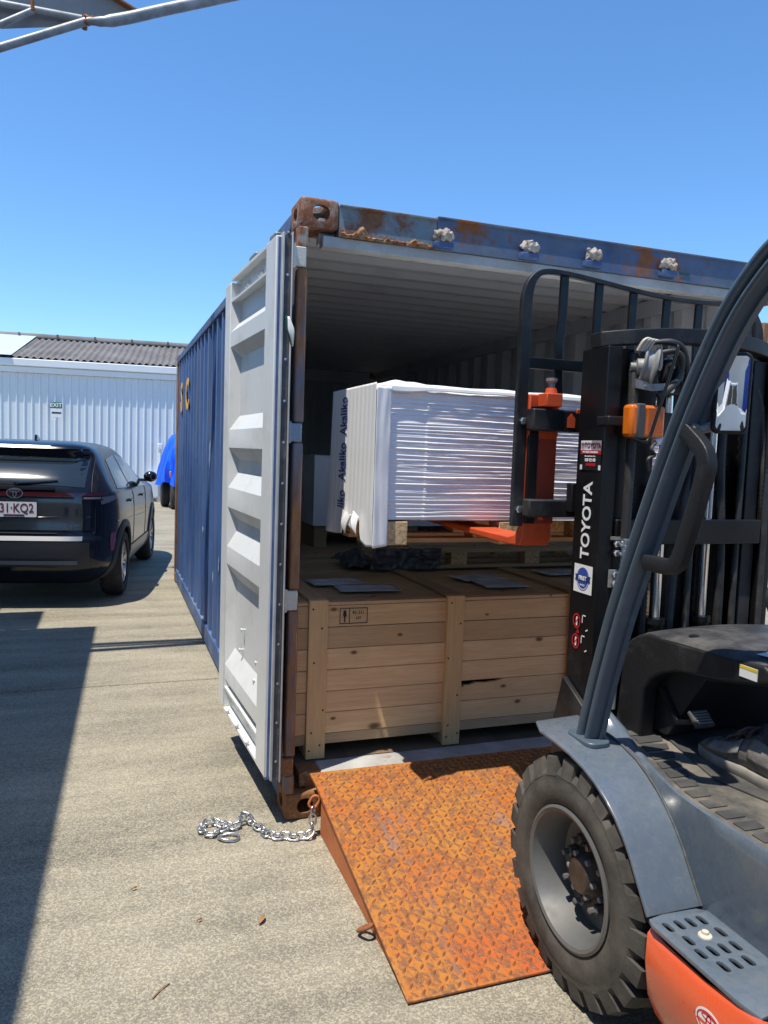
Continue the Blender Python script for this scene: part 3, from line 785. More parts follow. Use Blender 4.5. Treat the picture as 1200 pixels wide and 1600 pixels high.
nt_ = 11; tw = (CY1-CY0-0.031)/nt_
for k in range(nt_):
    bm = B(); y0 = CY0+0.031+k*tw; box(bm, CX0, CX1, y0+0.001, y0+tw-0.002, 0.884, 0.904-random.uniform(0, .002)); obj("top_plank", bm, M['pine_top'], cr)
for x in (CX0+0.001, CX1-0.019):
    for k in range(6):
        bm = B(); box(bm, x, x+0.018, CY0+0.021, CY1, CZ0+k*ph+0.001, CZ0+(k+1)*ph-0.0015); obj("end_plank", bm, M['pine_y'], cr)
def rect(a, b_): return [(-a, -b_), (a, -b_), (a, b_), (-a, b_)]
for (x, y, a, w_, h_) in ((0.37, 0.60, 3, 0.14, 0.09), (0.47, 0.40, -4, 0.15, 0.085), (1.17, 0.62, 8, 0.13, 0.09), (1.20, 0.42, -3, 0.12, 0.11), (1.75, 0.72, 5, 0.13, 0.09)):
    bm = B(); grid(bm, 14, 10, lambda s, t: Vector(((s-.5)*2*w_, (t-.5)*2*h_, 0.003+0.003*noise.noise(Vector((s*5+x, t*5, 1))))))
    bmesh.ops.transform(bm, matrix=Matrix.Translation((x, y, 0.9185)) @ Matrix.Rotation(R(a), 4, 'Z'), verts=bm.verts)
    obj("document_pouch", bm, M['doc'], cr, smooth=60).modifiers.new("s", 'SOLIDIFY').thickness = 0.002
# heat-treatment stamp
sx_, sz_, sy_ = 0.335, 0.836, CY0-0.0022
bm = B()
for (a, b_, c, d_) in ((-0.066, 0.066, 0.033, 0.036), (-0.066, 0.066, -0.036, -0.033), (-0.066, -0.063, -0.033, 0.033), (0.063, 0.066, -0.033, 0.033), (-0.0215, -0.0185, -0.033, 0.033)):
    box(bm, sx_+a, sx_+b_, sy_, sy_+0.0012, sz_+c, sz_+d_)
stp = obj("stamp", bm, M['ink_dark'], cr)
obj("stamp_lettering", text("42-331", 0.021, (sx_+0.022, sy_+0.0006, sz_+0.014), (1, 0, 0), (0, 0, 1), 0.0006), M['ink_dark'], stp)
obj("stamp_lettering", text("HT", 0.019, (sx_+0.024, sy_+0.0006, sz_-0.012), (1, 0, 0), (0, 0, 1), 0.0006), M['ink_dark'], stp)
bm = B(); flat(bm, [(-0.003, -0.028), (0.003, -0.028), (0.003, -0.005), (0.008, 0.0), (0.006, 0.022), (0, 0.028), (-0.007, 0.02), (-0.008, 0.002), (-0.003, -0.005)], (sx_-0.042, sy_+0.0006, sz_), (1, 0, 0), (0, 0, 1), 0.0008); obj("stamp_mark", bm, M['ink_dark'], stp)

cr2 = thing("timber_crate", "second pine crate behind the front one, dim inside the container", "crate", (1.18, 2.4, 0.19))
for x in BX:
    bm = B(); box(bm, x, x+0.088, 1.53, 2.9, 0.194, 0.25); obj("skid", bm, M['pallet_wood'], cr2)
for k in range(6):
    bm = B(); box(bm, CX0, CX1, 1.56, 1.58, CZ0+k*ph, CZ0+(k+1)*ph-0.002); obj("plank", bm, M['pine'], cr2)
bm = B(); box(bm, CX0, CX1, 1.56, 2.9, 0.255, CZ0-0.002); obj("bottom_deck", bm, M['pallet_wood'], cr2)
for k in range(9):
    y0 = 1.56+k*0.148; bm = B(); box(bm, CX0, CX1, y0, y0+0.145, 0.885, 0.905); obj("top_plank", bm, M['pine_top'], cr2)

# ------------------------------------------------------------------ wrapped stack carried on the forks
PX0, PX1, PY0, PY1, PZ0, PZ1 = 0.252, 2.10, -0.300, 0.300, 1.318, 1.842
st = thing("wrapped_pallet_load", "stack of boards wrapped in wrinkled white plastic on the forks", "pallet load", (1.2, 0.0, 1.2))
bm = B(); box(bm, PX0+0.012, PX1-0.012, PY0+0.03, PY1-0.012, PZ0+0.004, PZ1-0.02); obj("board_stack", bm, M['board_edge'], st)
def wr(x, z):
    "pleats that run along the load"
    h = 0.0
    for k, (f, a, s) in enumerate(((64, 0.0034, 0.8), (121, 0.0034, 1.5), (205, 0.0020, 2.4), (350, 0.0009, 4))):
        q = noise.noise(Vector((x*s*0.9, k*9.1, z*6)))*1.3
        w = math.sin(f*z*2+q*2.4+k+0.35*x*(1+k*0.4))
        w = 1-abs(w)**0.7 if k < 2 else w
        g = 0.85+0.9*noise.noise(Vector((x*1.6+k, z*16+3*k, 4.4)))
        h += a*w*max(0.45, g)
    return h
def front(s, t):
    x = PX0+0.012+(PX1-PX0-0.02)*s; z = PZ0+(PZ1-0.006-PZ0)*t
    e = min(1, min(s/0.03, (1-t)/0.04, 1))
    base = PY0+0.012-0.006*math.sin(math.pi*t)
    k = 0.55 if x < 0.46 else 1.0
    return Vector((x, base-wr(x, z)*max(0.15, e)*k*0.98-(0.002 if x > 0.46 else 0), z))
bm = B(); grid(bm, 240, 340, front); obj("front_wrap", bm, M['wrap'], st, smooth=70)
bm = B(); grid(bm, 40, 20, lambda s, t: Vector((PX0+0.01+(PX1-PX0-0.02)*s, PY1-0.006+0.004*noise.noise(Vector((s*6, t*30, 2))), PZ0+(PZ1-PZ0-0.01)*t))); obj("back_wrap", bm, M['wrap'], st, smooth=70)
bm = B(); grid(bm, 10, 20, lambda s, t: Vector((PX1-0.004+0.003*noise.noise(Vector((s*6, t*30, 7))), PY0+0.012+(PY1-PY0-0.02)*s, PZ0+(PZ1-PZ0-0.01)*t))); obj("end_wrap", bm, M['wrap'], st, smooth=70)
def topf(s, t):
    x = PX0-0.004+(PX1-PX0+0.006)*s; y = PY0-0.002+(PY1-PY0+0.004)*t
    bulge = 0.012*math.exp(-((x-0.36)/0.06)**2)*math.exp(-((t)/0.35)**2) + 0.006*noise.noise(Vector((x*7, y*7, 3)))
    edge = min(s*(PX1-PX0), (1-s)*(PX1-PX0), t*(PY1-PY0)*1.4, (1-t)*(PY1-PY0))
    drop = 0.030*math.exp(-edge/0.008)
    return Vector((x, y, PZ1+0.006+bulge-drop+0.004*math.sin(60*x+18*y)*math.exp(-((x-0.34)/0.1)**2)))
bm = B(); grid(bm, 170, 60, topf); obj("top_sheet", bm, M['wrap_end'], st, smooth=70)
# flap over the front of the top, hanging over the pleats
def valance(s, t):
    x = PX0-0.004+(PX1-PX0)*s
    return Vector((x, PY0-0.006-0.003*t+0.002*math.sin(40*x), PZ1-0.004-(0.016+0.012*math.exp(-((x-0.34)/0.09)**2)+0.006*noise.noise(Vector((x*5, 0, 1))))*t))
bm = B(); grid(bm, 120, 4, valance); obj("top_flap", bm, M['wrap_end'], st, smooth=70).modifiers.new("s", 'SOLIDIFY').thickness = 0.001
# end sheet folded round the left end, reaching below the pallet, torn at its foot
def endz(y):
    v = (y-PY0)/(PY1+0.02-PY0)
    pts = [(0, 1.212), (0.10, 1.206), (0.17, 1.222), (0.24, 1.30), (0.34, 1.272), (0.42, 1.250), (0.52, 1.285), (0.60, 1.225), (0.78, 1.214), (1.0, 1.212)]
    for (a, za), (b_, zb) in zip(pts, pts[1:]):
        if v <= b_: return za+(zb-za)*(v-a)/(b_-a)
    return 1.212
def endf(s, t):
    y = PY0-0.006+(PY1+0.026-PY0)*s
    z = endz(y)+(PZ1+0.002-endz(y))*t
    f = 0.0014*math.sin(120*y+2.2*t+1.2*noise.noise(Vector((y*9, z*1.4, 0))))*(0.4+noise.noise(Vector((y*6, z*0.8, 5))))
    low = max(0, (1.34-z)/0.13)
    x = PX0-0.010+f-0.006*low*math.sin(26*y)-0.010*max(0, noise.noise(Vector((y*14, z*9, 8))))*low
    x -= 0.012*math.exp(-((z-1.27)/0.05)**2)*math.exp(-((y-0.03)/0.05)**2)
    x -= 0.030*max(0, s-0.55)*(1.9-z)/0.7
    if s > 0.93: x += 0.012*((s-0.93)/0.07)**2
    return Vector((x, y, z))
bm = B(); grid(bm, 90, 70, endf); es = obj("end_sheet", bm, M['wrap_end'], st, smooth=70); es.modifiers.new("s", 'SOLIDIFY').thickness = 0.0012
# its corner strip on the front
def strip(s, t):
    x = PX0-0.010+0.062*s; z = 1.208+0.01*s+(PZ1-0.012-1.208-0.01*s)*t
    return Vector((x, PY0-0.010+0.0008*math.sin(9*s+z*3)+0.003*noise.noise(Vector((s*3, z*7, 3)))-0.003*(1-s), z))
bm = B(); grid(bm, 12, 60, strip); obj("corner_strip", bm, M['wrap_end'], st, smooth=70).modifiers.new("s", 'SOLIDIFY').thickness = 0.001
# two loose tongues at the torn foot
for (y, dz, tw_) in ((0.0, 0.085, 0.5), (-0.10, 0.075, -0.4)):
    bm = B(); grid(bm, 6, 12, lambda s, t: Vector((PX0-0.012-0.020*math.sin(2.2*t)*(0.5+0.5*s), y+0.075*(s-0.5)*(1-0.6*t)+tw_*0.06*t, 1.315-dz*t+0.02*s)))
    obj("torn_flap", bm, M['wrap_end'], st, smooth=70).modifiers.new("s", 'SOLIDIFY').thickness = 0.001
for z in (1.728, 1.533, 1.372):
    body = "Akaliko" if z > 1.4 else "liko"
    me = text(body, 0.135, (0, 0, 0), (0, 0, 1), (0, 1, 0), 0.0004, 0.0022, sx=0.40)
    yy = 0.10
    for v in me.vertices:
        v.co.y += yy; v.co.z += z
        sv = (v.co.y-PY0+0.006)/(PY1+0.026-PY0); tv = (v.co.z-endz(v.co.y))/(PZ1+0.002-endz(v.co.y))
        v.co.x = endf(sv, tv).x-0.0035-(0.0004 if v.co.x < 0 else 0)
    obj("lettering", me, M['ink_blue'], st)
# its timber pallet
for x in (0.295, 0.80, 1.32, 1.84):
    for j, y in enumerate((-0.292, -0.06, 0.15)):
        bm = B(); box(bm, x, x+0.100, y, y+0.095, 1.218, 1.3105); obj("pallet_block", bm, M['chip'], st, bevel=0.003)
for y in (-0.06, 0.15):
    bm = B(); box(bm, 0.29, 2.06, y, y+0.09, 1.199, 1.2165); obj("bottom_board", bm, M['pallet_wood'], st)
bm = B(); box(bm, 0.262, 2.08, -0.26, 0.24, 1.3110, 1.3165); obj("deck_sheet", bm, M['pallet_wood'], st)

# ------------------------------------------------------------------ film-wrapped empty pallet on the crate, dim loads behind
lp = thing("empty_pallet", "low timber pallet in dark stretch film lying on the crate top", "pallet", (1.4, 1.2, 0.92))
for x in (0.74, 1.17, 1.66, 2.1):
    for y in (0.95, 1.32):
        bm = B(); box(bm, x, x+0.10, y, y+0.09, 0.9375, 1.01); obj("pallet_block", bm, M['chip'], lp)
for y in (0.945, 1.13, 1.315):
    bm = B(); box(bm, 0.735, 2.21, y, y+0.1, 1.011, 1.032); obj("deck_board", bm, M['pallet_wood'], lp)
    bm = B(); box(bm, 0.735, 2.21, y, y+0.1, 0.920, 0.9365); obj("bottom_board", bm, M['pallet_wood'], lp)
bm = B(); grid(bm, 60, 14, lambda s, t: Vector((0.66+0.42*s+0.02*t, 0.935-0.01*noise.noise(Vector((s*9, t*5, 1)))-0.02*(1-t), 0.925+0.115*t+0.01*noise.noise(Vector((s*12, t*7, 5)))))); obj("film", bm, M['film'], lp, smooth=60)
bm = B()
for k in range(26):
    pass
def crumple(s, t):
    p = Vector((0.55+0.18*s, 0.98+0.34*t, 0.935+0.075*math.sin(math.pi*s)*math.sin(math.pi*t)**0.5))
    n_ = noise.noise_vector(p*11); return p+0.035*n_*math.sin(math.pi*min(1, s*1.2))+Vector((0, 0, 0.02*noise.noise(p*40)))
grid(bm, 50, 60, crumple)
obj("film_bundle", bm, M['film'], lp, smooth=40)
ld = thing("wrapped_pallet_load", "dim wrapped load deep inside the container on the rear crate", "pallet load", (1.4, 2.3, 0.91))
bm = B(); grid(bm, 40, 120, lambda s, t: Vector((0.60+1.5*s, 1.98-0.3*wr(s*1.5, 1.0+t*0.6), 1.06+0.48*t))); obj("front_wrap", bm, M['wrap'], ld, smooth=70)
bm = B(); box(bm, 0.605, 2.1, 1.995, 2.85, 1.06, 1.545); obj("board_stack", bm, M['board_edge'], ld)
for x in (0.62, 1.3, 2.0):
    bm = B(); box(bm, x, x+0.09, 2.02, 2.8, 0.908, 1.058); obj("pallet_bearer", bm, M['pallet_wood'], ld)

# ------------------------------------------------------------------ awning with its open steel truss (upper left)
aw = thing("steel_awning", "galvanised pipe truss of the awning overhead at upper left", "awning", (-5, 0, 0))
Y = 2.5
def pipe(pts, r, m='galv', name="truss_pipe"):
    bm = B(); tube(bm, pts, r, 14); return obj(name, bm, M[m], aw, smooth=50)
pipe([(-3.2, Y, 3.02), (-1.378, Y, 4.035), (-0.875, Y, 4.300)], 0.026)
fat = smoothline([(-0.870, Y-0.02, 4.295), (-0.76, Y-0.02, 4.315), (-0.60, Y-0.02, 4.375), (-0.41, Y-0.02, 4.460), (0.10, Y-0.02, 4.68), (0.5, Y-0.02, 4.86)], 4)
pipe(fat, [0.020]+[0.024]*2+[0.030]*2+[0.037]*(len(fat)-5))
pipe([(-2.2, Y+0.05, 4.29), (-1.378, Y+0.05, 4.325), (-0.90, Y+0.05, 4.335)], 0.024)
pipe([(-2.2, Y+0.02, 3.75), (-1.378, Y+0.02, 4.185), (-1.19, Y+0.02, 4.31)], 0.020)
bm = B(); prism(bm, [(-3.0, 4.17), (-1.38, 4.20), (-0.90, 4.32), (-0.56, 4.46), (-0.95, 4.62), (-3.0, 4.62)], 1, Y+0.10, Y+0.108); obj("channel_web", bm, M['rafter'], aw)
bm = B(); sheet(bm, [(-3.0, 4.63), (-0.95, 4.63), (-0.55, 4.465)], 1, Y+0.04, Y+0.12); obj("channel_flange", bm, M['rustbare'], aw).modifiers.new("s", 'SOLIDIFY').thickness = 0.012
bm = B(); tube(bm, [(-0.885, Y+0.03, 4.265), (-0.88, Y+0.03, 4.31), (-0.87, Y, 4.34)], 0.018, 8)
for k in range(8): bmesh.ops.create_icosphere(bm, subdivisions=1, radius=0.012+0.008*random.random(), matrix=Matrix.Translation((-0.885+0.05*random.random(), Y-0.02, 4.275+0.05*random.random())))
obj("weld", bm, M['rustbare'], aw, smooth=60)
bm = B(); tube(bm, [(-1.19, Y, 4.30), (-1.195, Y, 4.42)], 0.012, 8); obj("weld", bm, M['rustbare'], aw)
M['roofsheet'] = paint('awning_sheet', (0.42, 0.43, 0.43), 0.5, 0.2, 0.1, 2)
for k, (x1, y0, y1) in enumerate(((-2.01, -9.0, 3.29), (-2.475, 3.291, 4.00), (-2.86, 4.001, 5.2), (-3.4, 5.201, 7.0))):
    ln = corrug(-7.0, x1, 0.2, 4.0, 0.03, 1)
    bm = B(); sheet(bm, ln, 1, y0, y1)
    if k == 0:
        for v in bm.verts: v.co.x += 0.0267*(v.co.y-3.29)      # the eave runs slightly askew
    obj("roof_sheet", bm, M['roofsheet'], aw)
bm = B(); box(bm, -7.3, -7.0, -9.0, 7.0, 0, 4.6); obj("rear_wall", bm, M['roofsheet'], aw)  # unseen wall, added to block low sky and deepen the shade
for y in (-2.2, 2.5, 6.6):
    bm = B(); tube(bm, [(-6.8, y, 0), (-6.8, y, 3.99)], 0.06, 12); obj("post", bm, M['galv'], aw, smooth=40)

# ------------------------------------------------------------------ shed across the yard
M['shed'] = paint('shed_cladding', (0.66, 0.72, 0.755), 0.5, 0, 0.03, 0.7, dirt=((0.55, 0.58, 0.58), 0.3, 0.9))
M['fibro'] = paint('fibro_roof', (0.175, 0.165, 0.160), 0.9, 0, 0.25, 1.2, dirt=((0.10, 0.095, 0.09), 0.42, 1.5))
M['trim'] = paint('shed_trim', (0.74, 0.77, 0.78), 0.45, 0, 0.03)
M['glassfib'] = paint('skylight_sheet', (0.58, 0.66, 0.68), 0.35, 0, 0.08, 2)
sh = thing("metal_shed", "long white ribbed metal shed with a grey corrugated roof", "shed", (-1.0, 19.15, 0), R(-6.0), local=True)
def ribs(x0, x1, pitch, y, d_):
    out = []; x = x0
    while x < x1:
        out += [(x, y), (x+pitch*0.70, y), (x+pitch*0.80, y-d_), (x+pitch*0.90, y-d_)]; x += pitch
    out.append((x, y)); return out
bm = B(); sheet(bm, ribs(-14, 12, 0.19, 0.0, 0.032), 2, 0.0, 3.34); obj("wall", bm, M['shed'], sh)
bm = B(); box(bm, -14, 12, -0.10, 0.1, 3.345, 3.50); box(bm, -14.02, 12.02, -0.16, -0.02, 3.505, 3.70); obj("fascia_gutter", bm, M['trim'], sh, bevel=0.02)
ln = []; x = -14.0
while x < 12: ln += [(x, 0.026*math.cos((x+14)*2*math.pi/0.177))]; x += 0.177/8
bm = B(); vs = []
for (x,), off in [((-14+k*0.177/8,), 0.028*math.cos(k*2*math.pi/8)) for k in range(int(26/0.177*8))]:
    vs.append((bm.verts.new((x, -0.14, 3.735+off)), bm.verts.new((x, 3.3, 4.69+off))))
for a, b_ in zip(vs, vs[1:]): bm.faces.new((a[0], b_[0], b_[1], a[1]))
obj("roof", bm, M['fibro'], sh, smooth=80)
bm = B(); sheet(bm, [(3.0, 4.66), (3.15, 4.76), (3.3, 4.80), (3.45, 4.76), (3.6, 4.66)], 0, -14, 12); rc = obj("ridge_cap", bm, M['fibro'], sh, smooth=60); rc.modifiers.new("s", 'SOLIDIFY').thickness = 0.05
for k in range(16):
    x = -8+k*1.07; bm = B(); box(bm, x, x+0.05, 2.96, 3.05, 4.66, 4.77); obj("ridge_clip", bm, M['fibro'], sh)
bm = B(); sheet(bm, [(-0.2, 3.77), (3.2, 4.735)], 0, -6.2, -2.15)
obj("skylight", bm, M['glassfib'], sh)
bm = B(); box(bm, -14, 12, 5.9, 6, 0, 3.6); box(bm, -14, -13.9, 0.05, 5.9, 0, 3.6); box(bm, 11.9, 12, 0.05, 5.9, 0, 3.6); obj("rear_wall", bm, M['shed'], sh)
bm = B(); sheet(bm, [(3.4, 4.68), (6.2, 3.7)], 0, -14, 12); obj("rear_roof", bm, M['fibro'], sh)
# exit sign, conduit and meter box fixed to the wall
M['exit'] = paint('exit_green', (0.0, 0.16, 0.09), 0.4)
ex = thing("exit_sign", "green and white EXIT sign with arrow on the shed wall", "sign", (-2.07, 19.02, 2.38), R(-6.0), local=True)
bm = B(); box(bm, -0.15, 0.15, -0.01, 0.01, 0.055, 0.215); obj("green_panel", bm, M['exit'], ex)
obj("lettering", text("EXIT", 0.145, (0, -0.013, 0.135), (1, 0, 0), (0, 0, 1), 0.001, 0.004), M['white'], ex)
bm = B(); box(bm, -0.13, 0.15, -0.012, 0.012, -0.18, 0.045); box(bm, -0.12, 0.0, -0.010, 0.012, -0.26, -0.18); obj("white_panel", bm, M['white'], ex)
bm = B(); flat(bm, [(-0.12, 0), (-0.09, 0.035), (-0.09, 0.022), (0.12, 0.022), (0.12, -0.022), (-0.09, -0.022), (-0.09, -0.035)], (0.01, -0.013, -0.065), (1, 0, 0), (0, 0, 1), 0.001); obj("arrow", bm, M['black'], ex)
mb = thing("meter_box", "white conduit and meter box on the shed wall behind the car", "meter box", (0.5, 18.9, 0), R(-6.0), local=True)
bm = B(); box(bm, -0.22, 0.06, -0.16, 0.06, 0.10, 0.78); obj("cabinet", bm, M['trim'], mb, bevel=0.01)
bm = B(); box(bm, -0.20, 0.04, -0.165, -0.161, 0.14, 0.72); obj("cabinet_door", bm, M['shed'], mb)
bm = B(); tube(bm, [(0.09, -0.04, 0.05), (0.09, -0.04, 1.5)], 0.045, 10); obj("conduit", bm, M['trim'], mb, smooth=40)
bm = B(); box(bm, 0.03, 0.15, -0.10, 0.02, 1.44, 1.60); obj("conduit_cap", bm, M['trim'], mb, bevel=0.015)
bm = B(); box(bm, 0.02, 0.42, -0.2, 0.0, 0.0, 0.16); obj("base", bm, M['sill'], mb)

# ------------------------------------------------------------------ tree showing over the shed roof
M['leafy'] = paint('gum_leaves', (0.075, 0.105, 0.040), 0.6, 0, 0.4, 3)
M['bark'] = paint('bark', (0.16, 0.12, 0.09), 0.9, 0, 0.3, 4, 0.5, 12)
tr = thing("gum_tree", "olive green tree top just showing over the shed roof", "tree", (-6.6, 31, 0))
bm = B(); tube(bm, [(-6.6, 31, 0), (-6.5, 31, 2.0), (-6.3, 31.1, 4.0), (-6.0, 31, 5.4)], [0.22, 0.18, 0.12, 0.05], 10)
for (a, h) in ((0.3, 3.0), (2.2, 3.4), (4.2, 3.9), (5.4, 3.2)):
    tube(bm, [(-6.4, 31, h), (-6.4+0.9*math.cos(a), 31+0.9*math.sin(a), h+0.9), (-6.4+1.8*math.cos(a), 31+1.8*math.sin(a), h+1.7)], [0.09, 0.06, 0.02], 7)
obj("trunk", bm, M['bark'], tr, smooth=60)
bm = B(); rnd = random.Random(3)
for k in range(60):
    a = rnd.uniform(0, 6.28); rr = rnd.uniform(0.2, 2.6); c = Vector((-6.2+rr*math.cos(a), 31+rr*math.sin(a), 4.2+1.75*rnd.random()*(1-rr/5)))
    for q in range(70):
        d_ = Vector((rnd.gauss(0, .32), rnd.gauss(0, .32), rnd.gauss(0, .22))); p = c+d_
        t = Vector((rnd.uniform(-1, 1), rnd.uniform(-1, 1), rnd.uniform(-1.2, .3))).normalized(); s_ = t.orthogonal().normalized()
        l = 0.10+0.08*rnd.random(); w_ = 0.025
        bm.faces.new([bm.verts.new(p), bm.verts.new(p+t*l*0.5+s_*w_), bm.verts.new(p+t*l), bm.verts.new(p+t*l*0.5-s_*w_)])
obj("crown", bm, M['leafy'], tr)

# ------------------------------------------------------------------ machine under a blue tarpaulin
M['tarp'] = paint('blue_tarp', (0.012, 0.085, 0.62), 0.42, 0, 0.12, 4)
M['tyre'] = paint('tyre_rubber', (0.030, 0.029, 0.028), 0.85, 0, 0.2, 9, 0.2, 50, dirt=((0.13, 0.12, 0.10), 0.34, 7))
M['amber'] = paint('amber_lens', (0.75, 0.17, 0.01), 0.25, 0, 0.1, 9, coat=0.6)
M['tarp'] = paint('blue_tarp', (0.012, 0.12, 0.78), 0.38, 0, 0.12, 4)
tp = thing("covered_machine", "small wheeled machine under a bright blue tarpaulin by the container end", "machine", (1.2, 17.0, 0))
def tarp(s, t):
    a = s*2*math.pi; f = 1+(0.07*math.sin(13*a+3*t)+0.06*math.sin(31*a-5*t)+0.05*math.sin(7*a+9*t))*t+0.05*noise.noise(Vector((math.cos(a)*2, math.sin(a)*2, t*3)))*t
    rx = (0.18+0.46*t**0.6)*f; ry = (0.25+0.75*t**0.5)*f
    return Vector((1.06+rx*math.cos(a), 17.0+ry*math.sin(a), 1.88-1.05*t**1.5+0.05*math.sin(7*a)*t-(0.22 if math.cos(a) < -0.3 else 0)*t))
bm = B(); grid(bm, 90, 26, tarp); bmesh.ops.remove_doubles(bm, verts=bm.verts, dist=0.0005); obj("tarpaulin", bm, M['tarp'], tp, smooth=60)
for (x, y, r_, w_) in ((0.62, 17.25, 0.36, 0.2), (0.80, 16.35, 0.34, 0.22), (1.75, 16.35, 0.34, 0.22), (1.75, 17.35, 0.36, 0.2)):
    bm = B(); lathe(bm, [(r_*0.5, -w_/2), (r_*0.9, -w_/2), (r_, -w_/2+0.03), (r_, w_/2-0.03), (r_*0.9, w_/2), (r_*0.5, w_/2)], (x, y, r_), 'x', 28); obj("wheel", bm, M['tyre'], tp, smooth=40)
bm = B(); box(bm, 0.9, 1.6, 16.3, 17.5, 0.3, 1.3); obj("chassis", bm, M['black'], tp)
bm = B(); box(bm, 0.66, 0.86, 16.30, 16.42, 0.76, 0.93); obj("lamp", bm, M['amber'], tp, bevel=0.02)
# ------------------------------------------------------------------ dark blue car
M['carpaint'] = paint('navy_car_paint', (0.006, 0.009, 0.019), 0.18, 0.0, 0.05, 3, coat=0.12, spec=0.35)
M['carglass'] = paint('tinted_glass', (0.018, 0.024, 0.028), 0.04, 0, 0.05, 2, coat=1.0)
M['gloss_black'] = paint('gloss_black', (0.006, 0.006, 0.008), 0.12, 0, 0.05, coat=1.0)
M['cladding'] = paint('grey_cladding', (0.035, 0.037, 0.042), 0.55, 0, 0.1)
M['bumper_grey'] = paint('bumper_silver', (0.17, 0.18, 0.20), 0.38, 0.4, 0.05)
M['chrome'] = paint('chrome', (0.78, 0.79, 0.80), 0.12, 1.0, 0.02)
M['red_lens'] = paint('red_lens', (0.23, 0.008, 0.012), 0.15, 0, 0.1, coat=1.0)
M['red_dark'] = paint('dark_red_lens', (0.05, 0.003, 0.005), 0.12, 0, 0.1, coat=1.0)
M['clear_lens'] = paint('clear_lens', (0.30, 0.24, 0.25), 0.12, 0.3, 0.1, coat=1.0)
M['alloy'] = paint('machined_alloy', (0.55, 0.56, 0.57), 0.3, 0.9, 0.05)
M['plate_red'] = paint('plate_maroon', (0.16, 0.012, 0.03), 0.5)
ROWS = [(0.20, -0.50, 3.05, 0.78), (0.32, -0.70, 3.26, 0.84), (0.42, -0.785, 3.33, 0.868), (0.55, -0.80, 3.36, 0.876), (0.64, -0.805, 3.37, 0.880), (0.70, -0.765, 3.36, 0.882),
        (0.86, -0.745, 3.32, 0.882), (1.00, -0.735, 3.20, 0.872), (1.08, -0.725, 2.75, 0.850), (1.13, -0.700, 2.30, 0.815), (1.20, -0.655, 2.05, 0.775), (1.32, -0.545, 1.78, 0.715), (1.43, -0.43, 1.50, 0.655),
        (1.475, -0.44, 1.36, 0.625), (1.505, -0.47, 1.24, 0.600), (1.53, -0.45, 1.10, 0.570), (1.565, -0.30, 0.85, 0.47), (1.582, -0.05, 0.60, 0.30)]
NS = 6.6
def rowat(z):
    for a, b_ in zip(ROWS, ROWS[1:]):
        if z <= b_[0]:
            t = max(0.0, (z-a[0])/(b_[0]-a[0])); return tuple(a[k]+(b_[k]-a[k])*t for k in range(1, 4))
    return ROWS[-1][1:]
def c_rear(x, z, off=0.0):
    yr, yf, w = rowat(z); yc, l = (yr+yf)/2, (yf-yr)/2
    u = min(0.9999, abs(x)/w)
    return Vector((x, yc-l*(1-u**NS)**(1/NS)-off, z))
def c_side(y, z, off=0.0):
    yr, yf, w = rowat(z); yc, l = (yr+yf)/2, (yf-yr)/2
    u = min(0.9999, abs(y-yc)/l)
    return Vector((w*(1-u**NS)**(1/NS)+off, y, z))
car = thing("parked_car", "dark navy hatchback SUV parked with its back to the camera", "car", (-1.425, 5.435, 0), R(-8.9), local=True)
bm = B(); NA = 96; zs = []
for a, b_ in zip(ROWS, ROWS[1:]):
    for k in range(2): zs.append(a[0]+(b_[0]-a[0])*k/2)
zs.append(ROWS[-1][0]); rings = []
for z in zs:
    yr, yf, w = rowat(z); yc, l = (yr+yf)/2, (yf-yr)/2; ring = []
    for k in range(NA):
        a = 2*math.pi*k/NA; c, s = math.cos(a), math.sin(a)
        q = (abs(c)**NS+abs(s)**NS)**(-1/NS); ring.append(bm.verts.new((w*q*c, yc+l*q*s, z)))
    rings.append(ring)
for p, q in zip(rings, rings[1:]):
    for k in range(NA): bm.faces.new((p[k], p[(k+1) % NA], q[(k+1) % NA], q[k]))
bm.faces.new(rings[0][::-1]); bm.faces.new(rings[-1])
body = obj("body", bm, M['carpaint'], car)
cb = B()
for y in (0, 2.56): lathe(cb, [(0.385, -1.2), (0.385, 1.2)], (0, y, 0.345), 'x', 40)
bmesh.ops.recalc_face_normals(cb, faces=cb.faces)
me = bpy.data.meshes.new("cut"); cb.to_mesh(me); cb.free(); cu = bpy.data.objects.new("cut", me); COL.objects.link(cu)
cu.parent = car
md = body.modifiers.new("c", 'BOOLEAN'); md.object = cu; md.operation = 'DIFFERENCE'; md.solver = 'EXACT'
baked(body); bpy.data.objects.remove(cu)
for p in body.data.polygons: p.use_smooth = True
body.data.set_sharp_from_angle(angle=R(38))
def rpanel(name, x0, x1, zlo, zhi, m, off=0.004, nx=14, nz_=6, par=None, curve=0.0):
    bm = B()
    lo = zlo if callable(zlo) else (lambda x: zlo); hi = zhi if callable(zhi) else (lambda x: zhi)
    grid(bm, nx, nz_, lambda s, t: c_rear(x0+(x1-x0)*s, lo(x0+(x1-x0)*s)+(hi(x0+(x1-x0)*s)-lo(x0+(x1-x0)*s))*t, off))
    return obj(name, bm, M[m], par or car, smooth=60)
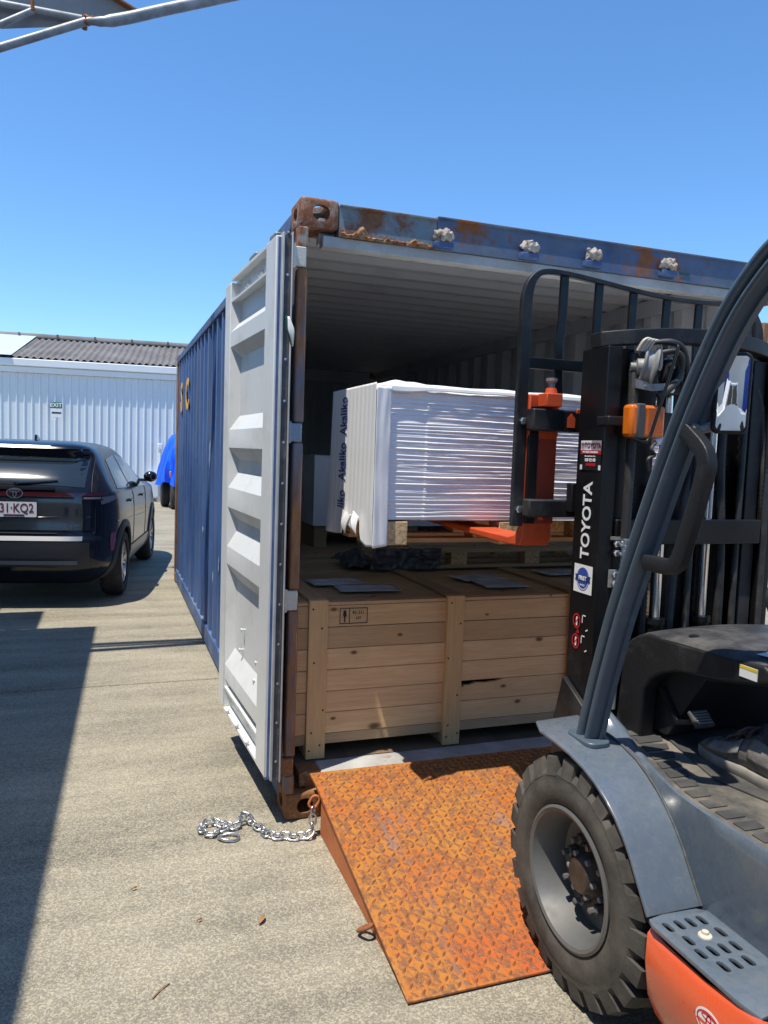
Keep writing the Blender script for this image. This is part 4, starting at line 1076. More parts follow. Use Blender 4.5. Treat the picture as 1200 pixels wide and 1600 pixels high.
def spanel(name, pts_lo, pts_hi, m, off=0.004, n=16, nz_=6, sgn=1):
    "side panel between two polylines [(y,z)]"
    def at_(pts, s):
        L_ = [0]; 
        for a, b_ in zip(pts, pts[1:]): L_.append(L_[-1]+math.dist(a, b_))
        d_ = s*L_[-1]
        for k in range(len(pts)-1):
            if d_ <= L_[k+1]+1e-9:
                t = (d_-L_[k])/max(1e-9, L_[k+1]-L_[k]); return tuple(pts[k][j]+(pts[k+1][j]-pts[k][j])*t for j in (0, 1))
        return pts[-1]
    def f(s, t):
        a, b_ = at_(pts_lo, s), at_(pts_hi, s); y, z = a[0]+(b_[0]-a[0])*t, a[1]+(b_[1]-a[1])*t
        v = c_side(y, z, off); v.x *= sgn; return v
    bm = B(); grid(bm, n, nz_, f); return obj(name, bm, M[m], car, smooth=60)
rpanel("rear_window", -0.60, 0.60, lambda x: 1.165-0.02*(x/0.6)**2, lambda x: 1.43, 'carglass', 0.005)
rpanel("rear_spoiler", -0.60, 0.60, 1.455, 1.505, 'carpaint', 0.045, 16, 3)
rpanel("tailgate_trim", -0.66, 0.66, 0.745, 1.035, 'gloss_black', 0.004, 20, 6)
rpanel("light_bar", -0.70, 0.70, 1.058, 1.092, 'red_dark', 0.006, 20, 2)
rpanel("handle_trim", -0.34, 0.34, 1.118, 1.150, 'gloss_black', 0.016, 14, 2)
for sg in (-1, 1):
    rpanel("tail_lamp", sg*0.52, sg*0.79, lambda x: 1.035-0.05*(abs(x)-0.5), lambda x: 1.10, 'gloss_black', 0.010, 10, 3)
    spanel("tail_lamp_side", [(-0.62, 0.985), (-0.30, 1.035)], [(-0.62, 1.055), (-0.40, 1.062)], 'clear_lens', 0.006, 8, 2, sg)
    rpanel("reflector", sg*0.815, sg*0.845, 0.52, 0.70, 'red_lens', 0.006, 3, 6)
def seam(name, pts, r_=0.004, m='black'):
    bm = B(); tube(bm, smoothline(pts, 3), r_, 6); return obj(name, bm, M[m], car, smooth=60)
for sg in (-1, 1):
    seam("tailgate_gap", [c_rear(sg*0.70, z, 0.001) for z in (0.72, 0.80, 0.88, 0.96, 1.02)])
    seam("tailgate_gap", [c_rear(sg*(0.66-0.10*(z-1.12)), z, 0.001) for z in (1.10, 1.2, 1.3, 1.42)])
    rpanel("tail_lamp_red", sg*0.56, sg*0.775, 1.066, 1.086, 'red_dark', 0.014, 8, 2)
    rpanel("tail_lamp_clear", sg*0.60, sg*0.74, 1.040, 1.056, 'clear_lens', 0.014, 6, 1)
    for y in (0.66, 1.74):
        q = [c_side(y, z, 0.0005) for z in (0.42, 0.6, 0.8, 1.0, 1.1)]
        for v in q: v.x *= sg
        seam("door_gap", q)
    q = [c_side(y, 0.80-0.04*(y+0.2), 0.002) for y in (-0.35, 0.2, 0.8, 1.4, 2.0)]
    for v in q: v.x *= sg
    seam("body_crease", q, 0.006, 'carpaint')
seam("tailgate_gap", [c_rear(x, 0.715, 0.001) for x in (-0.70, -0.35, 0, 0.35, 0.70)])
seam("tailgate_crease", [c_rear(x, 0.86+0.012*abs(x), 0.004) for x in (-0.66, -0.35, 0, 0.35, 0.66)], 0.008, 'gloss_black')
bm = B(); tube(bm, [c_rear(0.0, 1.175, 0.02), c_rear(0.20, 1.19, 0.016), c_rear(0.36, 1.205, 0.014)], 0.008, 6); lathe(bm, [(0.022, 0), (0.018, -0.03), (0.001, -0.032)], c_rear(0.0, 1.172, 0.0), 'y', 12); obj("rear_wiper", bm, M['gloss_black'], car, smooth=40)
rpanel("bumper_strip", -0.60, 0.60, 0.650, 0.690, 'bumper_grey', 0.012, 20, 3)
rpanel("lower_bumper", -0.66, 0.66, lambda x: 0.40+0.10*max(0, abs(x)-0.45), lambda x: 0.64-0.05*max(0, abs(x)-0.5), 'cladding', 0.010, 20, 5)
rpanel("bumper_strip", -0.56, 0.56, 0.425, 0.462, 'bumper_grey', 0.016, 20, 2)
pt = c_rear(0.0, 0.935, 0.018)
bm = B(); flat(bm, rrect(0.196, 0.070, 0.012), pt, (1, 0, 0), (0, 0, 1), 0.004); npl = obj("number_plate", bm, M['white'], car)
obj("lettering", text("931\u00b7KQ2", 0.118, pt+Vector((0, -0.0055, 0.010)), (1, 0, 0), (0, 0, 1), 0.0008, 0.0010, sx=0.78), M['plate_red'], npl)
for e_ in ((0.186, 0.067, 0.006),):
    bm = B(); ering(bm, 0.0, 0.0, 0.0, pt, (1, 0, 0), (0, 0, 1)) if False else flat(bm, rect(0.09, 0.008), pt+Vector((0, -0.0052, -0.053)), (1, 0, 0), (0, 0, 1), 0.001); obj("plate_caption", bm, M['plate_red'], npl)
bm = B(); emblem(bm, 0.072, c_rear(0, 1.085, 0.012), (1, 0, 0), (0, 0, 1), 0.008); obj("emblem", bm, M['chrome'], car, smooth=40)
obj("badge", text("HEV", 0.034, c_rear(0.50, 0.790, 0.009), (1, 0, 0), (0, 0, 1), 0.002, 0.001, sx=1.8), M['chrome'], car)
obj("badge", text("URBAN", 0.034, c_rear(0.50, 0.757, 0.009), (1, 0, 0), (0, 0, 1), 0.002, 0.001, sx=1.2), M['chrome'], car)
for sg in (-1, 1):
    spanel("side_window", [(-0.12, 1.135), (0.62, 1.105)], [(0.02, 1.405), (0.62, 1.445)], 'carglass', 0.004, 12, 6, sg)
    spanel("side_window", [(0.68, 1.103), (1.72, 1.075)], [(0.68, 1.447), (1.22, 1.40)], 'carglass', 0.004, 14, 6, sg)
    spanel("window_trim", [(-0.16, 1.118), (1.80, 1.058)], [(-0.16, 1.135), (1.80, 1.074)], 'gloss_black', 0.007, 12, 1, sg)
    spanel("sill_cladding", [(0.40, 0.26), (2.16, 0.26)], [(0.40, 0.46), (2.16, 0.44)], 'bumper_grey', 0.010, 14, 3, sg)
    for y in (0.35, 1.35):
        v = c_side(y, 0.97, 0.018); v.x *= sg
        bm = B(); box(bm, v.x-0.012, v.x+0.012, y-0.09, y+0.09, 0.955, 0.985); obj("door_handle", bm, M['carpaint'], car, bevel=0.008)
    for y in (0.0, 2.56):                     # wheel-arch cladding
        bm = B(); ring = []
        for k in range(25):
            a = R(-14+208*k/24)
            row = []
            for rr, hh in ((0.372, 0.0), (0.376, 0.022), (0.440, 0.016), (0.446, 0.0)):
                yy, zz = y+rr*math.cos(a), 0.345+rr*math.sin(a); v = c_side(yy, max(0.21, zz), hh); v.z = zz; v.x *= sg; row.append(bm.verts.new(v))
            ring.append(row)
        for p, q in zip(ring, ring[1:]):
            for i in range(3): bm.faces.new((p[i], p[i+1], q[i+1], q[i]))
        obj("arch_cladding", bm, M['cladding'], car, smooth=50)
    bm = B(); v = c_side(1.62, 1.14, 0)
    bmesh.ops.create_icosphere(bm, subdivisions=3, radius=1)
    for q in bm.verts: q.co = Vector((sg*(v.x+0.145+q.co.x*0.085), 1.62+q.co.y*0.06, 1.175+q.co.z*0.068))
    box(bm, min(sg*v.x, sg*(v.x+0.12)), max(sg*v.x, sg*(v.x+0.12)), 1.60, 1.64, 1.115, 1.15); obj("door_mirror", bm, M['gloss_black'], car, smooth=40)
def carwheel(sg, y):
    x = sg*0.775; bm = B()
    pr = [(0.225, -0.10), (0.31, -0.105), (0.340, -0.075), (0.345, -0.03), (0.345, 0.03), (0.340, 0.075), (0.31, 0.105), (0.225, 0.10)]
    lathe(bm, pr, (x, y, 0.345), 'x', 40, False); w = obj("wheel", bm, M['tyre'], car, smooth=40)
    bm = B(); lathe(bm, [(0.226, 0.085*sg), (0.215, 0.09*sg), (0.205, 0.06*sg), (0.20, -0.09*sg)], (x, y, 0.345), 'x', 36, False); obj("rim", bm, M['alloy'], w, smooth=40)
    bm = B(); lathe(bm, [(0.20, 0.0), (0.001, 0.0)], (x+sg*0.012, y, 0.345), 'x', 24, False); obj("brake", bm, M['black'], w)
    bm = B()
    for k in range(5):
        for da in (-0.16, 0.16):
            a = 2*math.pi*k/5+da; a2 = 2*math.pi*k/5+da*1.5
            p0 = Vector((x+sg*0.065, y+0.04*math.cos(a), 0.345+0.04*math.sin(a))); p1 = Vector((x+sg*0.075, y+0.21*math.cos(a2), 0.345+0.21*math.sin(a2)))
            t = (p1-p0).normalized(); s_ = Vector((1, 0, 0)).cross(t).normalized()
            obox(bm, (p0+p1)/2, t, s_, t.cross(s_), (p1-p0).length/2, 0.013, 0.009)
    lathe(bm, [(0.05, 0.0), (0.05, 0.02*sg), (0.001, 0.026*sg)], (x+sg*0.055, y, 0.345), 'x', 20); obj("spokes", bm, M['alloy'], w, bevel=0.003, seg=1)
for sg in (-1, 1):
    for y in (0.0, 2.56): carwheel(sg, y)
bm = B(); prism(bm, [(0.0, 1.545), (0.17, 1.56), (0.15, 1.60), (0.05, 1.635), (0.015, 1.635)], 0, -0.012, 0.012); obj("antenna", bm, M['gloss_black'], car, bevel=0.008)
bm = B(); box(bm, -0.70, 0.70, -0.45, 3.0, 0.19, 0.40); obj("underbody", bm, M['black'], car)
bm = B(); tube(bm, [(0.42, -0.60, 0.30), (0.42, -0.40, 0.30)], 0.035, 12); obj("exhaust", bm, M['galv'], car, smooth=40)

# ------------------------------------------------------------------ forklift
def worn_paint(name, col, dust, rough=0.24):
    "gloss paint under patchy dust, with fine scratches and small chips"
    m, nt, b, co = new_mat(name)
    d1 = nz(nt, co, 5.0, 9, 0.7); d2 = nz(nt, co, 45, 8, 0.8, (1, 1, 0.6))
    f = mth(nt, 'MULTIPLY', ramp(nt, [(0.42, 0.0), (0.80, 1.0)], mth(nt, 'ADD', mth(nt, 'MULTIPLY', d1, 0.55), mth(nt, 'MULTIPLY', d2, 0.45))), 0.36)
    base = mixc(nt, nz(nt, co, 2.0, 4, 0.5), tuple(x*0.93 for x in col), tuple(x*1.07 for x in col))
    c = mixc(nt, f, base, dust)
    s1 = ramp(nt, [(0.70, 0.0), (0.74, 1.0)], nz(nt, co, 34, 3, 0.5, (0.15, 1.0, 2.2), (2, 1, 5)))
    c = mixc(nt, mth(nt, 'MULTIPLY', s1, 0.5), c, tuple(min(1, x*1.6+0.06) for x in col))
    ch = ramp(nt, [(0.735, 0.0), (0.75, 1.0)], nz(nt, co, 48, 2, 0.5, loc=(8, 2, 4)))
    c = mixc(nt, mth(nt, 'MULTIPLY', ch, 0.8), c, (0.05, 0.045, 0.04))
    setc(nt, b, c); setc(nt, b, mth(nt, 'ADD', mth(nt, 'MULTIPLY', f, 0.5), rough), 'Roughness')
    b.inputs['Coat Weight'].default_value = 0.35; b.inputs['Coat Roughness'].default_value = 0.12
    bumped(nt, b, nz(nt, co, 9, 3, 0.5), 0.04, 0.01)
    return m
M['fl_grey'] = worn_paint('forklift_slate', (0.098, 0.130, 0.170), (0.36, 0.335, 0.285))
M['fl_pillar'] = paint('forklift_pillar', (0.082, 0.112, 0.142), 0.38, 0, 0.08, 4, 0.04, 40, coat=0.15, dirt=((0.24, 0.25, 0.25), 0.28, 9))
M['fl_orange'] = worn_paint('forklift_orange', (0.74, 0.100, 0.028), (0.40, 0.16, 0.08))
M['fork_orange'] = paint('fork_orange', (0.62, 0.085, 0.022), 0.45, 0, 0.15, 8, 0.1, 40, dirt=((0.20, 0.05, 0.03), 0.36, 7))
M['fork_shade'] = paint('fork_orange_shaded', (0.34, 0.045, 0.018), 0.5, 0, 0.15, 8, dirt=((0.10, 0.03, 0.02), 0.36, 7))  # fork orange darkened to its tone in shade
M['mast'] = paint('mast_black', (0.0055, 0.0055, 0.006), 0.38, 0, 0.3, 6, 0.12, 40, dirt=((0.036, 0.034, 0.030), 0.34, 5), spec=0.4)
M['mast_worn'] = paint('mast_worn', (0.011, 0.011, 0.012), 0.45, 0, 0.3, 8, 0.2, 40, dirt=((0.075, 0.072, 0.066), 0.42, 6), spec=0.4)
M['cowl'] = paint('cowl_plastic', (0.013, 0.013, 0.014), 0.5, 0, 0.1, 5, 0.35, 160, dirt=((0.10, 0.095, 0.085), 0.33, 6))
M['cowl_top'] = paint('cowl_sunlit_dusty', (0.030, 0.030, 0.031), 0.5, 0, 0.15, 5, 0.4, 160, dirt=((0.16, 0.15, 0.135), 0.44, 6))  # cowl plastic with its sunlit tone put into the colour, plus dust
M['mat'] = paint('rubber_mat', (0.058, 0.056, 0.053), 0.8, 0, 0.15, 6, 0.2, 80, dirt=((0.26, 0.225, 0.175), 0.52, 6))
M['pad'] = paint('rubber_pad', (0.050, 0.050, 0.050), 0.75, 0, 0.15, 10, 0.2, 90, dirt=((0.15, 0.135, 0.11), 0.42, 8))
M['fl_tyre'] = paint('forklift_tyre', (0.048, 0.044, 0.040), 0.85, 0, 0.2, 7, 0.35, 60, dirt=((0.17, 0.15, 0.125), 0.47, 5))
M['rim'] = paint('rim_grey', (0.145, 0.148, 0.148), 0.5, 0.25, 0.15, 6, 0.1, 40, dirt=((0.13, 0.105, 0.08), 0.42, 6))
M['hub'] = paint('hub_grease', (0.055, 0.048, 0.042), 0.45, 0.3, 0.3, 12, 0.3, 40, dirt=((0.22, 0.15, 0.10), 0.4, 12))
M['hose'] = paint('hose_rubber', (0.030, 0.030, 0.030), 0.55, 0, 0.3, 10, dirt=((0.12, 0.115, 0.10), 0.42, 9))
M['mirror'] = paint('mirror_glass', (0.90, 0.91, 0.92), 0.015, 1.0, 0.0)
M['grease_grey'] = paint('cast_grey', (0.30, 0.30, 0.29), 0.5, 0.3, 0.2, 10, dirt=((0.10, 0.09, 0.08), 0.4, 12))
M['cream'] = paint('cream_plastic', (0.55, 0.50, 0.40), 0.6, 0, 0.2, 9)
M['label_red'] = paint('label_red', (0.55, 0.012, 0.02), 0.4)
M['label_grey'] = paint('label_grey', (0.35, 0.34, 0.37), 0.4)
M['label_blue'] = paint('label_blue', (0.035, 0.075, 0.36), 0.4)
M['label_yellow'] = paint('label_yellow', (0.75, 0.55, 0.02), 0.4)
fl = thing("forklift", "orange and slate grey counterbalance forklift with raised black mast", "forklift", (1.17, -1.24, 0))
XC = 1.17
def mx(x): return 2*XC-x
# wheels
def flwheel(x0, sg, y, r, w, name="wheel"):
    "x0: outer face; sg: outward direction (-1 left)"
    c = Vector((x0, y, r)); s_ = -sg
    k_ = r/0.352
    def pr(l): return [(a*k_, b_*s_) for a, b_ in l]
    bm = B(); lathe(bm, pr([(0.205, 0.012), (0.222, 0.004), (0.262, 0.000), (0.272, 0.004), (0.292, 0.004), (0.304, 0.014), (0.314, 0.03), (0.316, w/2), (0.314, w-0.03), (0.314, w-0.012), (0.262, w), (0.205, w-0.012)]), c, 'x', 72, False)
    n = 23
    for side in (0, 1):
        for k in range(n):
            a0 = 2*math.pi*(k+0.5*side)/n; da = 2*math.pi/n
            def V(a, rr, h): return bm.verts.new(c+Vector((s_*h, rr*k_*math.cos(a), rr*k_*math.sin(a))))
            hs = (0.003, 0.045, 0.118) if side == 0 else (w-0.003, w-0.045, w-0.118)
            sk = (0.0, 0.0, 0.30)
            lo = []; hi = []
            g0, g1 = 0.12, 0.80
            for h, s2 in zip(hs, sk):
                for g in (g0, g1):
                    a = a0+da*(g+s2)
                    lo.append(V(a, 0.288 if h in (hs[0],) else 0.310, h))
                    hi.append(V(a0+da*(g+(0.03 if g == g0 else -0.03)+s2), 0.343 if h == hs[0] else 0.352, h+(0.012*(1 if side == 0 else -1) if h == hs[0] else 0)))
            for i in (0, 2):
                bm.faces.new((hi[i], hi[i+1], hi[i+3], hi[i+2]))
                bm.faces.new((lo[i], lo[i+2], hi[i+2], hi[i])); bm.faces.new((lo[i+1], hi[i+1], hi[i+3], lo[i+3]))
            bm.faces.new((lo[0], hi[0], hi[1], lo[1])); bm.faces.new((lo[4], lo[5], hi[5], hi[4]))
    wh = obj(name, bm, M['fl_tyre'], fl, smooth=28)
    bm = B(); lathe(bm, pr([(0.199, 0.03), (0.204, 0.006), (0.196, 0.002), (0.186, 0.006), (0.180, 0.02), (0.168, 0.055), (0.160, 0.110), (0.135, 0.122), (0.001, 0.122)]), c, 'x', 56, False); obj("rim", bm, M['rim'], wh, smooth=40)
    bm = B(); lathe(bm, pr([(0.125, 0.1215), (0.118, 0.105), (0.075, 0.098), (0.062, 0.07), (0.050, 0.050), (0.046, 0.047), (0.001, 0.047)]), c, 'x', 32, False)
    obj("hub", bm, M['hub'], wh, smooth=35)
    for k in range(8):
        a = 2*math.pi*(k+0.3)/8
        bm = B(); cc = c+Vector((s_*0.103, 0.096*k_*math.cos(a), 0.096*k_*math.sin(a)))
        lathe(bm, [(0.0165, 0), (0.0165, sg*0.024), (0.012, sg*0.028), (0.009, sg*0.028), (0.009, sg*0.046), (0.001, sg*0.048)], cc, 'x', 6)
        obj("wheel_nut", bm, M['rim'], wh)
    for k in range(6):
        a = 2*math.pi*k/6
        bm = B(); cc = c+Vector((s_*0.066, 0.060*k_*math.cos(a), 0.060*k_*math.sin(a))); lathe(bm, [(0.009, 0), (0.009, sg*0.012), (0.001, sg*0.014)], cc, 'x', 6); obj("hub_bolt", bm, M['grease_grey'], wh)
    return wh
flwheel(0.552, -1, -1.240, 0.352, 0.225); flwheel(mx(0.552), 1, -1.240, 0.352, 0.225)
flwheel(0.62, -1, -2.94, 0.29, 0.19); flwheel(mx(0.62), 1, -2.94, 0.29, 0.19)
# mudguard: a bent plate from a front tongue over the wheel to the step
FP = [(-0.985, 0.732), (-1.06, 0.7345), (-1.144, 0.733), (-1.225, 0.726), (-1.298, 0.712), (-1.352, 0.694), (-1.405, 0.668), (-1.450, 0.638), (-1.490, 0.602), (-1.522, 0.564), (-1.549, 0.524), (-1.574, 0.488), (-1.600, 0.450)]
for mir in (0, 1):
    f = (lambda x: x) if not mir else mx
    bm = B(); n = len(FP)
    def fx(k):     # outer edge rounds in at the tongue
        return 0.556+0.035*max(0, (1.2-k))**2/1.44
    top = [[bm.verts.new((f(x), y, z)) for x in (fx(k), 0.575 if k else 0.60, 0.64, 0.72, 0.76)] for k, (y, z) in enumerate(FP)]
    for v in top[0]: v.co.y += 0.02*(v.co.x-0.556)/0.2 if not mir else 0
    for a, b_ in zip(top, top[1:]):
        for i in range(4): bm.faces.new((a[i], a[i+1], b_[i+1], b_[i]))
    fd = obj("mudguard", bm, M['fl_grey'], fl, smooth=50); md = fd.modifiers.new("s", 'SOLIDIFY'); md.thickness = 0.010; md.offset = -1
    b2 = fd.modifiers.new("b", 'BEVEL'); b2.width = 0.003; b2.segments = 2; b2.limit_method = 'ANGLE'
    bm = B(); tube(bm, [(f(x), y, z) for x, y, z in ((0.748, -1.10, 0.737), (0.746, -1.16, 0.734), (0.742, -1.225, 0.729), (0.737, -1.298, 0.716), (0.731, -1.352, 0.698), (0.727, -1.405, 0.672), (0.724, -1.450, 0.642), (0.722, -1.490, 0.606), (0.721, -1.522, 0.568), (0.721, -1.549, 0.528), (0.721, -1.600, 0.452))], 0.0042, 8); obj('seam_strip', bm, M['gasket'], fl, smooth=50)
    # body flank between mudguard and floor edge: flares out to the rear
    SE = [(-1.07, [(.835, .735), (.815, .772), (.80, .778), (.785, .765), (.765, .735), (.745, .715)]),
          (-1.12, [(.85, .712), (.835, .735), (.82, .742), (.80, .738), (.77, .725), (.742, .710)]),
          (-1.20, [(.825, .703), (.812, .712), (.80, .714), (.785, .708), (.765, .70), (.738, .688)]),
          (-1.30, [(.79, .701), (.776, .710), (.765, .711), (.755, .70), (.745, .69), (.733, .672)]),
          (-1.40, [(.755, .701), (.742, .709), (.733, .708), (.728, .695), (.727, .67), (.727, .635)]),
          (-1.50, [(.727, .701), (.716, .708), (.710, .705), (.710, .68), (.718, .63), (.724, .565)]),
          (-1.60, [(.722, .701), (.710, .708), (.704, .703), (.705, .67), (.714, .56), (.724, .435)]),
          (-1.80, [(.720, .701), (.706, .708), (.700, .702), (.701, .66), (.712, .55), (.724, .43)]),
          (-2.05, [(.720, .701), (.706, .708), (.700, .702), (.701, .66), (.712, .55), (.724, .43)])]
    SE = [(a[0]+(b_[0]-a[0])*t, [tuple(p[j]+(q[j]-p[j])*t for j in (0, 1)) for p, q in zip(a[1], b_[1])]) for a, b_ in zip(SE, SE[1:]) for t in (0, 0.25, 0.5, 0.75)]+[SE[-1]]
    bm = B(); rows = [[bm.verts.new((f(x), y, z)) for x, z in L_] for y, L_ in SE]
    for a, b_ in zip(rows, rows[1:]):
        for i in range(5): bm.faces.new((a[i], a[i+1], b_[i+1], b_[i]))
    obj("body_flank", bm, M['fl_grey'], fl, smooth=50)
    # step with slots
    ST = [(0.553, -1.607), (0.60, -1.600), (0.700, -1.604), (0.725, -1.622), (0.7255, -1.76), (0.722, -1.840), (0.69, -1.90), (0.63, -1.945), (0.553, -1.955), (0.545, -1.90), (0.545, -1.63)]
    bm = B(); prism(bm, [(f(x), y) for x, y in ST], 2, 0.441, 0.452); stp_ = obj("step", bm, M['fl_grey'], fl)
    if not mir:
        cut = B()
        for (x, y) in [(0.578+k*0.034, -1.648) for k in range(4)]+[(0.590, -1.704), (0.690, -1.700)]+[(0.583+k*0.034, -1.752) for k in range(4)]+[(0.600+k*0.036, -1.803) for k in range(3)]:
            prism(cut, [(x+a, y+b_) for a, b_ in rrect(0.0085, 0.0185, 0.008, 3)], 2, 0.40, 0.47)
        bmesh.ops.recalc_face_normals(cut, faces=cut.faces); bmesh.ops.translate(cut, verts=cut.verts, vec=-OFF[fl.name])
        me = bpy.data.meshes.new("cut"); cut.to_mesh(me); cut.free(); cu = bpy.data.objects.new("cut", me); COL.objects.link(cu); cu.parent = fl
        md = stp_.modifiers.new("c", 'BOOLEAN'); md.object = cu; md.solver = 'EXACT'
        b2 = stp_.modifiers.new("b", 'BEVEL'); b2.width = 0.004; b2.segments = 2; b2.limit_method = 'ANGLE'
        baked(stp_); bpy.data.objects.remove(cu)
        for p in stp_.data.polygons: p.use_smooth = True
        stp_.data.set_sharp_from_angle(angle=R(35))
        bm = B(); lathe(bm, [(0.017, 0), (0.016, 0.003), (0.009, 0.006), (0.008, 0.012), (0.001, 0.013)], (0.640, -1.702, 0.452), 'z', 16); obj("step_bolt", bm, M['cream'], stp_, smooth=40)
    bm = B(); prism(bm, [(f(x), y) for x, y in [(0.565, -1.615), (0.715, -1.615), (0.715, -1.84), (0.69, -1.88), (0.565, -1.94)]], 2, 0.415, 0.4265); obj('step_slot_shade', bm, M['black'], fl)  # black sheet standing in for the shade seen through the slots
    # orange frame below the step
    OY = [(-1.602, 0.556), (-1.66, 0.545), (-1.80, 0.541), (-1.96, 0.541), (-2.4, 0.545), (-2.62, 0.55)]
    bm = B(); rows = []
    for y, x in OY:
        zt = 0.427 if y > -1.90 else 0.452 if y > -1.99 else 0.70
        rows.append([bm.verts.new((f(xx), y, z)) for xx, z in ((x+0.016, zt-0.006), (x+0.012, zt-0.002), (x, zt-0.014), (x-0.002, 0.34), (x+0.012, 0.25), (x+0.04, 0.19))])
    for a, b_ in zip(rows, rows[1:]):
        for i in range(5): bm.faces.new((a[i], a[i+1], b_[i+1], b_[i]))
    bm.faces.new(rows[0]+[bm.verts.new((f(0.8), -1.602, 0.19)), bm.verts.new((f(0.8), -1.602, 0.427))])
    of = obj("frame_side", bm, M['fl_orange'], fl, smooth=50)
    if not mir:
        bm = B(); emblem(bm, 0.036, (0.5392, -1.832, 0.350), (0, -1, 0), (0, 0, 1), 0.0006); dk = B()
        dsk = [(0.040*math.cos(2*math.pi*k/24), 0.030*math.sin(2*math.pi*k/24)) for k in range(24)]
        flat(dk, dsk, (0.5396, -1.832, 0.350), (0, -1, 0), (0, 0, 1), 0.0004); eb = obj("emblem_disc", dk, M['white'], of); obj("emblem", bm, M['label_red'], eb)
# chassis in the middle, floor plate with mat
bm = B(); box(bm, 0.80, mx(0.80), -2.5, -1.0, 0.22, 0.61); obj("chassis", bm, M['mast'], fl)
bm = B(); box(bm, 0.79, mx(0.79), -1.10, -0.985, 0.40, 0.655); box(bm, 0.79, mx(0.79), -1.52, -1.101, 0.40, 0.618); obj("front_frame", bm, M['fl_grey'], fl)
FLZ = 0.699
EDGE = [(-1.02, .862), (-1.12, .853), (-1.20, .827), (-1.30, .792), (-1.40, .757), (-1.50, .729), (-1.60, .724), (-2.10, .722)]
def edge_x(y):
    for (a, xa), (b_, xb_) in zip(EDGE, EDGE[1:]):
        if b_ <= y <= a: return xa+(xb_-xa)*(y-a)/(b_-a)
    return 0.862
bm = B(); prism(bm, [(x, y) for y, x in EDGE]+[(mx(x), y) for y, x in reversed(EDGE)], 2, 0.66, FLZ); obj("floor_mat", bm, M['mat'], fl, bevel=0.003)
for k in range(12):
    y = -1.065-k*0.060; w_ = 0.105-0.006*min(k, 6)
    bm = B(); prism(bm, [(edge_x(y)+0.014, y), (edge_x(y)+0.014+w_, y-0.004), (edge_x(y-0.04)+0.014+w_-0.010, y-0.042), (edge_x(y-0.04)+0.014, y-0.040)], 2, FLZ, FLZ+0.004); obj("mat_pad", bm, M['pad'], fl, bevel=0.0015)
bm = B(); prism(bm, [(edge_x(-1.05)+0.135, -1.06), (mx(0.9), -1.06), (mx(0.9), -1.62), (edge_x(-1.6)+0.20, -1.62), (edge_x(-1.45)+0.14, -1.45)], 2, FLZ, FLZ+0.007); obj("mat_pad", bm, M['pad'], fl, bevel=0.002)
# cowl: domed instrument shroud on side legs
CX = 0.897
def cowl_top(s, t):
    x = CX+(mx(CX)-CX)*s; y = -1.025-0.56*t
    z = 1.046+0.022*t+0.012*math.sin(math.pi*s)
    e = min(s, 1-s)*(mx(CX)-CX); z -= 0.014*math.exp(-e/0.010); z -= 0.065*math.exp(-t*0.56/0.050); z -= 0.02*math.exp(-(1-t)*0.56/0.012)
    return Vector((x, y, z))
bm = B(); grid(bm, 50, 36, cowl_top); obj("cowl_top", bm, M['cowl_top'], fl, smooth=60)
for mir in (0, 1):
    f = (lambda x: x) if not mir else mx
    OUT = [(-1.018, 0.69), (-1.038, 0.90), (-1.054, 0.985), (-1.078, 1.012), (-1.115, 1.034), (-1.154, 1.046), (-1.30, 1.050), (-1.605, 1.068), (-1.618, 1.058), (-1.618, 1.025), (-1.53, 1.003), (-1.446, 0.986), (-1.296, 0.965), (-1.225, 0.940), (-1.180, 0.910), (-1.150, 0.868), (-1.146, 0.69)]
    OUT = [(-3.069+(y+3.069)*1.0175, 1.58+(z-1.58)*1.0175) for y, z in OUT]
    bm = B(); prism(bm, OUT, 0, f(CX-0.002), f(CX+0.055)); obj("cowl_side", bm, M['cowl'], fl, bevel=0.010, seg=3)
bm = B(); prism(bm, [(-1.56, 1.03), (-1.55, 0.99), (-1.32, 0.94), (-1.17, 0.72), (-1.06, 0.72), (-1.06, 0.96), (-1.14, 1.02)], 0, CX+0.056, mx(CX+0.056)); obj("cowl_panel", bm, M['cowl'], fl)
bm = B(); box(bm, CX+0.02, mx(CX+0.02), -1.03, -1.0, 0.66, 0.95); obj("toe_board", bm, M['black'], fl)
def tpos(s, t, h=0.0015): v = cowl_top(s, t); v.z += h; return v
bm = B(); flat(bm, rect(0.035, 0.022), tpos(0.14, 0.90, 0.002), (1, 0.06, 0.03), (0, 1, -0.06), 0.001); obj("label", bm, M['white'], fl)
bm = B(); box(bm, CX-0.0045, CX-0.0025, -1.560, -1.500, 1.012, 1.044)
obj("warning_label", bm, M['white'], fl)
bm = B(); box(bm, CX-0.0052, CX-0.0046, -1.560, -1.500, 1.036, 1.044); obj("warning_label_band", bm, M['label_yellow'], fl)
bm = B(); ering(bm, 0.020, 0.012, 0.010, tpos(0.10, 0.42), (1, 0.2, 0), (-0.2, 1, 0.05), 0.002); lathe(bm, [(0.010, 0), (0.001, 0.0005)], tpos(0.10, 0.42, 0.001), 'z', 16); obj("key_switch", bm, M['black'], fl)
